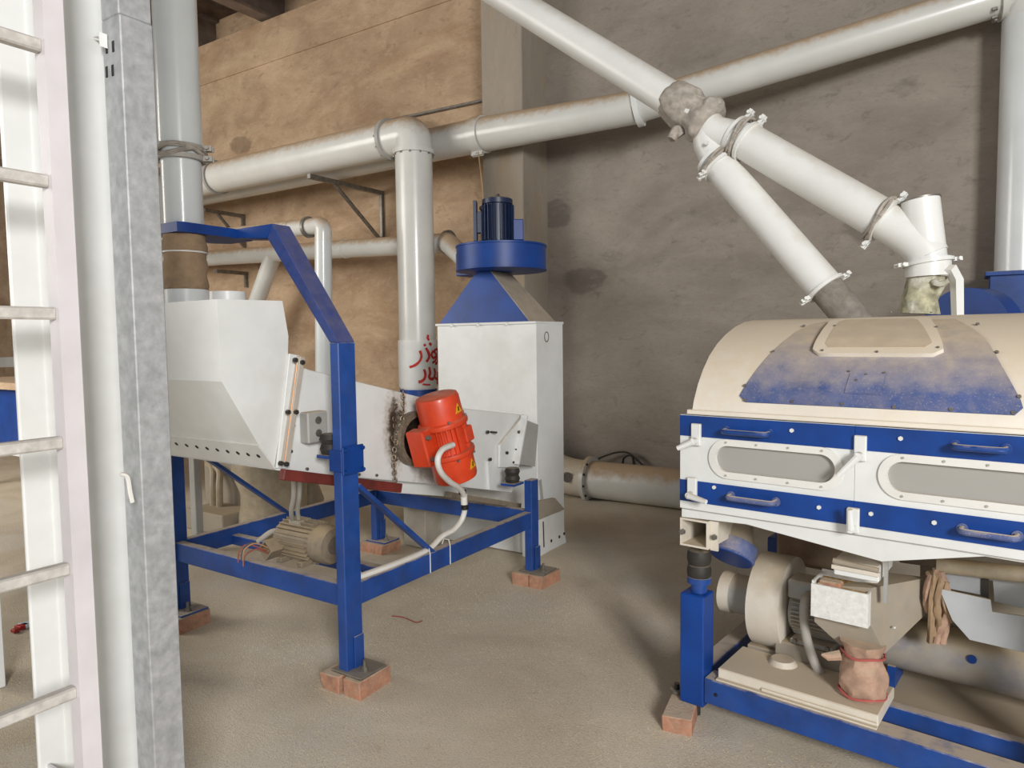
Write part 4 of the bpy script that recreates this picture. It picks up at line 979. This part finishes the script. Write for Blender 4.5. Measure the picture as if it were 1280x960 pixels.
def handle(p, q, parent, material=BLUE):
    p, q = PV(p[0], p[1], -.004), PV(q[0], q[1], -.004); z_ = (p.z + q.z) / 2
    LM().tube(arc([(p.x, -.0, z_), (p.x, -.05, z_), (q.x, -.05, z_), (q.x, -.0, z_)], .02, 4), .0105, 10).build('handle', material, parent)
    for pp in (p, q): LM().cyl((pp.x, -.008, z_), (pp.x, -.003, z_), .017, 12).build('handle_boss', material, parent)
handle((908, 539), (962, 541), d1); handle((914, 620), (970, 627), d1, BLUE_DUSTY)
handle((1194, 557), (1258, 561), d2); handle((1203, 661), (1272, 670), d2, BLUE_DUSTY)
bolts(d1, [RM @ PV(x, y, -.004) for x, y in ((990, 538), (1024, 634), (893, 609))], -VD, .008, .007, SPOUT)
bolts(d2, [RM @ PV(x, y, -.004) for x, y in ((1126, 548), (1168, 653), (1089, 642))], -VD, .008, .007, SPOUT)
def latch(c, lev, parent):
    c = PV(c[0], c[1], -.006); l_ = PV(lev[0], lev[1], -.05)
    b = LM().box((c.x - .02, -.02, c.z - .045), (c.x + .02, -.003, c.z + .045)).build('latch', WHITE, parent, bevel=.003)
    LM().cyl((c.x, -.02, c.z - .025), (c.x, -.05, c.z - .025), .014, 12).build('latch_pivot', WHITE, b)
    LM().tube([(c.x, -.045, c.z - .025), (l_.x, -.06, l_.z)], .012, 10, True, [.014, .010]).build('latch_lever', WHITE, b)
latch((871, 543), (848, 560), d1); latch((1076, 560), (1048, 594), d2); latch((866, 610), (884, 627), d1); latch((1067, 650), (1063, 636), d2)
# band below doors and skirt
k2 = PV(1102, 702, .004)
LM().prism([(UL + .005, .004, ZLO), (UR, .004, ZLO), (UR, .004, ZLO - .01), (.97, .004, ZLO - .008), (k2.x, .004, k2.z), (.19, .004, .862), (UL + .005, .004, .850)], (0, .012, 0)).build('skirt', WHITE, GC, bevel=.001)
LM().box((UL + .01, .0, ZLO - .004), (UR, .006, ZLO - .001)).build('seam', GREY, GC)
# hopper bottom under the sieve (dusty, in shade)
LM().add([(.50, .40, ZLO), (1.2, .45, ZLO), (1.2, 1.1, ZLO), (.50, 1.1, ZLO), (.62, .60, .64), (1.15, .66, .64), (1.15, .95, .64), (.62, .95, .64)],
         [(3, 2, 1, 0), (4, 5, 6, 7), (0, 1, 5, 4), (1, 2, 6, 5), (2, 3, 7, 6), (3, 0, 4, 7)]).build('collecting_trough', GREY_DUSTY, GC)
# open square tube beam ends that rest on springs
zs_a, zs_b = .732, .848
def sqtube(u0_, u1_, parent, nm):
    LM().box((u0_, .0, zs_a), (u0_ + .008, 1.15, zs_b)).build(nm, WHITE_DUSTY, parent)
    LM().box((u1_ - .008, .0, zs_a), (u1_, 1.15, zs_b)).build(nm, WHITE_DUSTY, parent)
    LM().box((u0_ + .008, .0, zs_a), (u1_ - .008, 1.15, zs_a + .008)).build(nm, WHITE_DUSTY, parent)
    LM().box((u0_ + .008, .0, zs_b - .008), (u1_ - .008, 1.15, zs_b)).build(nm, WHITE_DUSTY, parent)
sqtube(-.088, .035, GC, 'mount_beam_wall'); sqtube(1.25, 1.373, GC, 'mount_beam_wall')
LM().box((.036, .02, zs_a - .005), (.068, .03, zs_b)).build('mount_gusset', WHITE_DUSTY, GC)
bolts(GC, [LW(-.075, -.0, .79), LW(.055, .02, .785)], -VD, .012, .012, STEEL)
# springs and stand
for (uu, vv) in ((-.03, .06), (-.03, 1.08), (1.208, 1.09), (1.31, .06)):
    for k, zz in enumerate((.605, .668)):
        LM().lathe([(.03, -.033), (.046, -.028), (.05, -.01), (.05, .01), (.046, .028), (.03, .033)], (uu, vv, zz + .01), (0, 0, 1), 24).build('rubber_spring', DARK, GC)
SF = lthing('cleaner_stand', 'blue square-tube stand carrying the grain cleaner', 'frame', .58, .55, 0)
zp = PV(849, 740, .0).z
for (uu, vv) in ((-.088, .0), (-.088, 1.03), (1.15, 1.03), (1.255, .0)):
    LM().box((uu, vv, .06), (uu + .105, vv + .105, zp)).build('leg', BLUE_CLEAN, SF, bevel=.005)
    LM().cyl((uu + .058, vv + .06, zp), (uu + .058, vv + .06, zp + .045), .034, 20).build('spring_cup', BLUE, SF)
    LM().lathe([(.034, 0), (.05, .004), (.05, .03), (.034, .034)], (uu + .058, vv + .06, zp + .035), (0, 0, 1), 22).build('spring_cup_rim', BLUE, SF)
    LM().cyl((uu + .05, vv + .05, .0), (uu + .05, vv + .05, .06), .02, 12).build('levelling_foot', DARK, SF)
LM().box((.018, .004, .085), (1.255, .10, .19)).build('front_beam', BLUE, SF, bevel=.004)
LM().box((-.088 + .01, .105, .085), (.0, 1.03, .19)).build('side_beam', BLUE, SF, bevel=.004)
LM().box((.018, 1.04, .085), (1.15, 1.12, .19)).build('rear_beam', BLUE, SF, bevel=.004)
bi = RI @ PZ(1122, 885, .17)
LM().box((.3, bi.y + .0, .10), (1.35, bi.y + .05, .17)).build('inner_beam', BLUE, SF, bevel=.004)
LM().box((.45, bi.y + .05, .125), (1.35, 1.03, .14)).build('dust_tray', GREY_DUSTY, SF)
bolts(SF, [LW(.07, .004, .135)], -VD, .008, .003, BLACK, 'bolt_hole')
q = PZ(846, 908); brick(q.x, q.y + .06, .12, .20, TH + .3, 'red brick beside the foot of the blue cleaner stand', g, .06)
LM().cyl((-.13, .06, .06), (-.13, .06, .075), .03, 14).build('anchor_washer', STEEL, SF)
LM().cyl((-.13, .06, .075), (-.13, .06, .10), .013, 6).build('anchor_bolt', DARK, SF)
# base plate (folded white channel) lying on the front beam
ba, bb = PV(897, 826, .03), PV(1114, 893, .03)
BP = lthing('base_channel', 'dusty white folded base plate lying on the blue front beam', 'plate', .36, .12, .19)
LM().box((.065, .035, .191), (.665, .30, .235)).build('channel_top', WHITE_DUSTY, BP, bevel=.004)
LM().box((.065, .012, .191), (.665, .035, .198)).build('bottom_lip', WHITE_DUSTY, BP, bevel=.002)
LM().tube([(.25, .03, .204), (.66, .03, .204)], .007, 8).build('lip_weld', WHITE_DUSTY, BP)
LM().cyl((.26, .24, .233), (.26, .24, .255), .06, 20, .045).build('bolt_cover', WHITE_DUSTY, BP)
# blower
BL = lthing('blower', 'dusty white round blower with inlet stub under the grain cleaner', 'blower', .2, .5, .19)
bcx = RI @ PP(962, 752, LW(0, .42, 0), VD); bz = bcx.z
ub0 = bcx.x - .05; br = .205
LM().lathe([(.09, 0), (br, .002), (br, .14), (br * .97, .143), (.08, .146)], (ub0, .46, bz), (1, 0, 0), 44).build('housing', WHITE_DUSTY, BL)
LM().ring((ub0 - .17, .46, bz - .01), (ub0 + .004, .46, bz - .01), .088, .080, 30).build('inlet_stub', GREY, BL)
LM().ring((ub0 - .175, .46, bz - .01), (ub0 - .125, .46, bz - .01), .094, .079, 30).build('inlet_band', WHITE_DUSTY, BL)
LM().box((ub0 - .02, .34, .19), (ub0 + .16, .58, bz - br + .02)).build('blower_foot', GREY_DUSTY, BL, bevel=.004)
BMO = lthing('blower_motor', 'dusty grey finned motor coupled to the blower under the cleaner', 'motor', .4, .46, .25)
um0 = ub0 + .146
LM().lathe([(.05, 0), (.092, .01), (.092, .21), (.098, .215), (.098, .27), (.08, .28)], (um0, .43, bz + .0), (1, 0, 0), 30).build('body', GREY, BMO)
for k in range(15):
    a = math.pi * .62 + k * .17; d = V3((0, math.cos(a), math.sin(a)))
    LM().bar(V3((um0 + .025, .43, bz)) + d * .098, V3((um0 + .205, .43, bz)) + d * .098, .005, .022, d).build('cooling_fin', GREY, BMO)
LM().box((um0 + .01, .33, bz + .07), (um0 + .15, .45, bz + .15)).build('terminal_box', GREY, BMO, bevel=.006)
LM().box((um0 + .03, .31, bz - .115), (um0 + .20, .55, bz - .095)).build('motor_foot', GREY, BMO, bevel=.003)
LM().box((um0 - .03, .30, .191), (um0 + .24, .56, bz - .115)).build('pedestal', GREY_DUSTY, BMO, bevel=.004)
bolts(BMO, [LW(um0 + .05, .31, bz - .1), LW(um0 + .18, .31, bz - .1)], -VD, .010, .012, STEEL)
o = LM().tube(spline([(um0 + .10, .33, bz + .10), (um0 + .10, .27, bz + .09), (um0 + .105, .255, bz), (um0 + .125, .26, bz - .1), (um0 + .17, .26, bz - .19), (um0 + .2, .33, bz - .2)]), .019, 12).build('motor_conduit', CABLE_G); tag(o, 'grey conduit curving down the front of the blower motor', 'conduit')
# capped blue pipe hanging behind the spring
t = lthing('capped_outlet', 'hanging grey outlet pipe closed with a dusty blue cap', 'pipe', .1, .5, .6)
p0, p1 = V3(PV(919, 640, .36)), V3(PV(917, 688, .27)); d_ = (p1 - p0).normalized()
LM().cyl(p0, p1, .078, 28, .082).build('outlet_pipe', GREY_DUSTY, t)
d2_ = V3((-.05, -.62, -.78)).normalized()
LM().lathe([(.07, -.035), (.096, -.032), (.098, .03), (.092, .036)], p1 - d2_ * .0, d2_, 32).build('cap_rim', BLUE_DUSTY, t)
LM().cyl(p1 + d2_ * .03, p1 + d2_ * .040, .090, 32).build('blue_cap', BLUE_CLEAN, t)
# grain trough box, feed hopper, spouts under the skirt
t = lthing('sample_trough', 'white open trough with grain and a broken brick in front of the hopper', 'trough', .5, .15, .45)
ta, tb_ = PV(1016, 724, .12), PV(1082, 781, .12)
u0_, u1_, zt_, zb2 = ta.x, tb_.x + .012, ta.z - .01, tb_.z - .005
for a, b in (((u0_, .10, zb2), (u1_, .108, zt_)), ((u0_, .24, zb2), (u1_, .248, zt_ + .02)), ((u0_, .108, zb2), (u0_ + .008, .24, zt_ + .01)), ((u1_ - .008, .108, zb2), (u1_, .24, zt_))):
    LM().box(a, b).build('trough_wall', mat('chipped_white', (226, 226, 222), .6, var=.06, scale=60, speck=.15, dust=.3), t)
LM().box((u0_ + .008, .108, zb2), (u1_ - .008, .24, zb2 + .01)).build('trough_floor', GREY, t)
LM().tube([(u0_ + .02, .12, zt_ - .02), (u0_ + .07, .17, zt_ - .012)], .02, 8).build('trough_lining', WHITE_DUSTY, t)
o = LM().box((u0_ + .009, .109, zt_ - .02), (u1_ - .009, .239, zt_ - .006)).build('grain_fill', GRAIN, t); o['kind'] = 'stuff'
o = LM().box((u0_ + .02, .12, zt_ - .022), (u0_ + .10, .17, zt_ + .012)).build('brick_piece', BRICK, bevel=.006); tag(o, 'broken orange brick piece lying in the white trough', 'brick')
t = lthing('outlet_hopper', 'dusty grey funnel hopper with pointed bottom hanging under the cleaner', 'hopper', .62, .3, .35)
g0, g1, g2 = PV(1046, 778, .16), PV(1092, 782, .14), PV(1106, 816, .14)
h1_, h2_ = PV(1086, 722, .14), PV(1160, 732, .42)
fv = [PV(1020, 776, .14), PV(1090, 780, .14), PV(1106, 817, .16), PV(1052, 808, .16), PV(1020, 720, .14), PV(1088, 730, .14)]
kA, kB, kC, kD = PV(1090, 735, .14), PV(1106, 817, .17), PV(1163, 762, .42), PV(1160, 722, .42)
kE = PV(1020, 730, .14); kF = PV(1050, 806, .17); kG = PV(1018, 777, .14); kH = PV(1088, 781, .14)
hm = LM()
hm.add([kG, kH, kA, kE, kF, kB, kC, kD, V3((kE.x, .42, kE.z)), V3((kG.x, .42, kG.z)), V3((kF.x, .36, kF.z))],
       [(0, 1, 2, 3), (0, 4, 5, 1), (1, 5, 6, 7, 2), (3, 2, 7, 8), (0, 3, 8, 9), (0, 9, 10, 4), (4, 10, 6, 5), (6, 10, 9, 8, 7)])
hm.build('funnel', GREY_DUSTY, t)
a, b = PV(1044, 697, .13), PV(1100, 727, .13)
LM().box((a.x, .11, b.z), (b.x, .34, a.z)).build('inspection_box', WHITE, t, bevel=.004)
LM().box((a.x - .005, .10, a.z - .035), (b.x + .005, .112, a.z - .02)).build('box_rim', WHITE_DUSTY, t)
LM().tube([(a.x, .105, a.z - .005), (b.x, .105, a.z - .012)], .011, 10).build('box_hinge', GREY_DUSTY, t)
p = PV(1107, 720, .13); LM().box((p.x - .006, .13, p.z - .1), (p.x + .006, .145, p.z + .07)).build('hanger_strip', GREY, t)
p = PV(1116, 788, .16); LM().cyl((p.x, .2, p.z), (p.x, .19, p.z), .004, 6).build('rivet', WHITE, t)
# pink-brown sleeve below the hopper
t = lthing('outlet_sleeve', 'brown cloth sleeve tied with red cord under the grey hopper', 'sleeve', .6, .2, .235)
sa = PV(1080, 806, .18); zlo = .237
zz_ = [zlo + (sa.z + .02 - zlo) * i / 14 for i in range(15)]
rad = [.9 * k for k in (.083, .086, .088, .09, .092, .092, .09, .086, .082, .078, .075, .072, .076, .082, .086)]
LM().tube([(sa.x, .165, z) for z in zz_], .08, 36, True, rad, wob(.16, 2.4, 5, 4)).build('cloth', CLOTH_PINK, t)
for zz, rr in ((zlo + .012, .082), (zz_[11], .074)):
    LM().tube([(sa.x + rr * math.cos(2 * math.pi * k / 24), .165 + rr * math.sin(2 * math.pi * k / 24), zz + .004 * math.sin(k)) for k in range(25)], .005, 6, False).build('red_cord', mat('red_cord', (178, 92, 86), .9), t)
LM().tube([(sa.x - .06, .09, zz_[11]), (sa.x - .10, .07, zz_[11] - .01), (sa.x - .12, .06, zz_[11] - .004)], .014, 8, True, [.02, .016, .004]).build('cloth_fold', CLOTH_PINK, t)
# torn cloth hanging between hopper and chute
t = lthing('torn_sleeve', 'torn stringy brown cloth between the funnel and the grey chute', 'cloth', .85, .35, .4)
for k in range(9):
    x = 1162 + 2.4 * k + random.uniform(-2, 2); p0 = PV(x, 715 + random.uniform(-5, 12), .36); p1 = PV(x + random.uniform(-6, 8), 770 + random.uniform(-10, 35), .38); pm = (V3(p0) + V3(p1)) / 2 + V3((random.uniform(-.03, .03), random.uniform(-.03, .03), 0))
    LM().tube(spline([p0, pm, p1], 5), .012, 8, True, None, wob(.5, 2, 6, k)).build('cloth_strip', CLOTH_PINK if k % 2 else CLOTH_BROWN, t)
# grey chute sheets at the right
t = lthing('side_chute', 'grey dusty sheet-metal chute beside the torn cloth under the cleaner', 'chute', 1.0, .4, .4)
def sheet(pix, v, nm, material, th_=.01):
    LM().prism([PV(x, y, v) for x, y in pix], (0, th_, 0)).build(nm, material, t, bevel=.001)
LITEGREY = mat('chute_grey', (178, 184, 190), .5, dust=.7, film=.18, var=.05)
sheet(((1174, 736), (1238, 750), (1240, 765), (1320, 776), (1320, 825), (1212, 800), (1190, 775)), .34, 'front_sheet', LITEGREY)
sheet(((1176, 700), (1320, 715), (1320, 770), (1243, 752), (1241, 726), (1228, 724), (1228, 744), (1176, 734)), .40, 'upper_sheet', LITEGREY)
LM().tube([PV(1172, 706, .38), PV(1330, 724, .38)], .030, 16).build('top_tube', PLASTIC, t)
sheet(((1226, 722), (1236, 722), (1236, 748), (1226, 745)), .395, 'slot', DARK, .004)
sheet(((1150, 795), (1330, 830), (1330, 700), (1150, 680)), .62, 'back_sheet', GREY_DUSTY)
# big dusty pipe across the stand
t = lthing('discharge_pipe', 'large dusty pipe with blue paint spot lying across the cleaner stand', 'pipe', .95, .6, .2)
pc = PV(1200, 820, .58); LM().tube([(.40, .58, pc.z), (1.45, .58, pc.z)], .105, 32).build('pipe_body', mat('dusty_pipe_blue', (150, 150, 150), .5, dust=.9, film=.5, var=.1, stain=(40, 70, 140), stain_amt=.7, dustcol=(176, 158, 126)), t)
p = PV(1215, 824, .478); LM().cyl((p.x, .482, p.z), (p.x, .472, p.z), .016, 9).build('blue_paint_spot', BLUE_CLEAN, t)
for uu in (.6, 1.3): LM().box((uu, .50, .14), (uu + .03, .66, pc.z - .08)).build('saddle', BLUE, t)
o = LM().box((.06, .72, .50), (.48, 1.0, .87)).build('dusty_gearbox', mat('brown_housing', (120, 92, 70), .8, film=.4, var=.2), bevel=.02); tag(o, 'brown dusty housing behind the blower under the cleaner', 'housing')
o = LM().tube([(.18, .7, .78), (.9, .7, .76)], .03, 16).build('cross_pipe', GREY_DUSTY); tag(o, 'thin dusty pipe running under the cleaner behind the blower', 'pipe')

# ================================================================== SPOUTS ABOVE THE GRAIN CLEANER
VP = .70
def sv(x, y, v=VP): return RM @ PV(x, y, v)
t = thing('feed_spout', 'white forked grain spout with sacking-wrapped joint above the cleaner', 'spout', sv(1160, 330)); SPT = t
s0, s1 = sv(560, -48), sv(868, 142); s0 = s1 + (s0 - s1) * 2.9; s0 = s1 + (s0 - s1) * min(1, (6.5 - s1.z) / (s0.z - s1.z))
ds = (s1 - s0).normalized(); rs = .086
MB().tube([s0, s1 + ds * .05], rs, 32).build('upper_spout', SPOUT, t)
j = sv(893, 166)
u1s, u2s = sv(930, 175), sv(1105, 276)
MB().tube([s1, j, u1s], rs * .92, 30).build('fork_upper', SPOUT, t)
lo1, lo2 = sv(900, 208), sv(1032, 360)
dl = (lo2 - lo1).normalized()
MB().tube([sv(884, 160), sv(887, 180), lo1], rs * .9, 30).build('fork_lower', SPOUT, t)
MB().tube([u1s, u2s], rs, 32).build('upper_branch', SPOUT, t)
MB().tube([lo1, lo2], rs * .92, 32).build('lower_branch', SPOUT, t)
du = (u2s - u1s).normalized()
e_ = sv(1150, 306)
MB().tube(spline([u2s, sv(1130, 291), sv(1150, 307), sv(1160, 322)], 5), rs * .93, 30).build('branch_elbow', SPOUT, t)
MB().ring(sv(1150, 249), sv(1160, 330), rs * .84, rs * .78, 32).build('vent_stub', SPOUT, t)
ax_s = (sv(1160, 330) - sv(1150, 249)).normalized()
MB().ring(sv(1150, 249), sv(1150, 249) + ax_s * .006, rs * .88, rs * .8, 32).build('stub_rim', STEEL, t)
for (p, d_, rr, lug) in ((u1s + du * .02, du, rs, [UP, -UP]), (u1s - du * .05, du, rs * .95, [UP]), (u2s, du, rs, [UP, -UP]), (lo1, dl, rs * .92, [-RT, RT]), (lo1 - dl * .05, dl, rs * .92, [RT]), (lo2, dl, rs * .92, [RT + UP * .5, -RT - UP * .6])):
    clamp_ring(t, p, d_, rr, SPOUT, lug, .016)
for k, (p, d_, rr) in enumerate(((u1s - du * .015, du, rs), (lo1 - dl * .025, dl, rs * .93), (u2s - du * .012, du, rs))):
    for m_ in range(2):
        e1 = d_.cross(UP).normalized(); e2 = d_.cross(e1)
        MB().tube([p + d_ * (.012 * math.sin(2 * a + m_ * 1.7)) + e1 * (rr + .012) * math.cos(a) + e2 * (rr + .012) * math.sin(a) for a in [2 * math.pi * q_ / 30 for q_ in range(31)]], .008, 7).build('cloth_tie', CLOTH_GREY, t)
p = sv(884, 179, VP - .09); MB().cyl(p, p - VD * .012, .010, 10).build('bolt', SPOUT, t)
# sacking wrap
o = thing('sacking_wrap', 'grey sacking tied around the spout joint', 'cloth', s1)
wa, wb = sv(838, 122), sv(890, 157); dw = (wb - wa).normalized()
P = [wa + (wb - wa) * (i / 16) for i in range(17)]
MB().tube(P, rs * 1.2, 64, True, [rs * k for k in (1.03, 1.10, 1.16, 1.2, 1.22, 1.24, 1.24, 1.22, 1.16, 1.08, 1.05, 1.1, 1.2, 1.3, 1.36, 1.3, 1.05)], lambda t_, a: 1 + .12 * noise.noise(V3((math.cos(a) * 1.8, math.sin(a) * 1.8, t_ * 2.2))) + .045 * math.sin(5 * a + 16 * t_) * (.4 + t_) + .02 * math.sin(11 * a - 12 * t_)).build('sacking', CLOTH_GREY, o, angle=80)
for (x, y, sx, sy, sz) in ((888, 128, .06, .03, .045), (846, 162, .045, .03, .05), (872, 122, .03, .03, .04)):
    p = sv(x, y, VP - .05); MB().tube(spline([p + UP * -.05 - RT * .03, p, p + RT * .025 - UP * .03]), sx * .5, 14, True, None, wob(.4, 2, 4, x)).build('sacking_fold', CLOTH_GREY, o, angle=80)
# lower cloths into the hood
o = thing('dark_sleeve', 'dark grey cloth sleeve from the lower spout branch into the hood', 'sleeve', sv(1060, 388))
MB().tube([lo2 - dl * .03, lo2 + dl * .08, lo2 + dl * .2, lo2 + dl * .30], rs * .85, 30, True, [rs * .85, rs * .84, rs * .82, rs * .86], wob(.08, 3, 4)).build('cloth', CLOTH_DARK, o)
o = thing('inlet_collar', 'white collar with arched bracket and green cloth under the vent stub', 'collar', sv(1160, 386))
za_ = sv(1160, 322); zb3 = sv(1160, 346); 
MB().ring(za_, zb3, rs * .98, rs * .9, 32).build('collar_band', SPOUT, o)
clamp_ring(o, sv(1160, 328), ax_s, rs * .97, SPOUT, [RT + UP * .3, -RT], .014)
MB().tube([sv(1160, 340), sv(1157, 355), sv(1150, 372), sv(1148, 392)], .07, 30, True, [.068, .072, .064, .075], wob(.22, 2.2, 4, 2)).build('green_cloth', CLOTH_GREEN, o)
p = sv(1183, 352, VP - .05); MB().tube(spline([sv(1166, 352, VP - .07), sv(1176, 355, VP - .08), sv(1186, 351, VP - .08)]), .012, 8, True, None, wob(.4, 2, 4)).build('knot', CLOTH_GREEN, o)
MB().tube([sv(1172, 338, VP - .03), sv(1190, 338, VP - .03), sv(1196, 350, VP - .03), sv(1197, 395, VP - .03)], .0, 4, True, [.022, .026, .024, .022]).build('arched_bracket', SPOUT, o)
# blue fan behind the hood, under the vertical duct
t = thing('rear_fan', 'blue fan housing behind the hood under the vertical white duct', 'fan', (EL.x, EL.y, 0))
xl, xr = EL.x - .20, EL.x + .20
MB().box((xl + .03, EL.y - .17, .9), (xr - .03, EL.y + .17, zB - .02)).build('inlet_box', BLUE, t, bevel=.004)
MB().box((xl, EL.y - .20, zB - .03), (xr, EL.y + .20, zB)).build('box_flange', BLUE, t, bevel=.003)
fcn = PD(1212, 412, 4.75); 
MB().lathe([(.05, 0), (.30, .0), (.30, .16), (.05, .16)], PD(1222, 415, 4.85), (-.5, -.85, 0), 44).build('volute', BLUE_CLEAN, t)
MB().box((EL.x - .3, EL.y - .2, 0), (EL.x + .25, EL.y + .2, .9)).build('fan_base', BLUE, t)

# ================================================================== FLOOR LITTER
REDW = mat('red_wire', (150, 60, 50), .6)
for k, (pk, lb) in enumerate(((((490, 770), (505, 772), (520, 778), (528, 776)), 'thin red wire scrap on the floor in front of the blue stand'), (((706, 685), (722, 688), (716, 700), (690, 706)), 'thin dark red wire on the floor beside the tall white cabinet'))):
    o = MB().tube(spline([PZ(x, y, .008) for x, y in pk]), .003, 6).build('wire_scrap', REDW); tag(o, lb, 'wire')
# spilt kernels on the floor: nobody could count them
kb = MB(); rg = random.Random(3)
def kernels(n_, x0, y0, x1, y1):
    for _ in range(n_):
        x, y = rg.uniform(x0, x1), rg.uniform(y0, y1); z = drift(x, y); a = rg.uniform(0, 6.283); l_, w_ = rg.uniform(.0022, .004), rg.uniform(.0012, .002)
        c_, s_ = math.cos(a), math.sin(a)
        kb.add([(x + c_ * l_, y + s_ * l_, z + .001), (x - c_ * l_, y - s_ * l_, z + .001), (x - s_ * w_, y + c_ * w_, z + .001), (x + s_ * w_, y - c_ * w_, z + .001), (x, y, z + .003)], [(0, 2, 4), (2, 1, 4), (1, 3, 4), (3, 0, 4)])
kernels(3500, -3.9, 1.2, -2.0, 2.3); kernels(5000, -3.8, 2.3, -1.0, 4.4); kernels(1500, -1.2, 2.3, .1, 2.75); kernels(1500, -4.5, .9, -2.6, 1.4)
o = kb.build('spilt_grain', mat('pale_kernels', (214, 196, 160), .9, var=.15, scale=60)); tag(o, 'pale kernels of spilt grain scattered over the concrete floor', 'grain', kind='stuff')
bpy.context.view_layer.update()
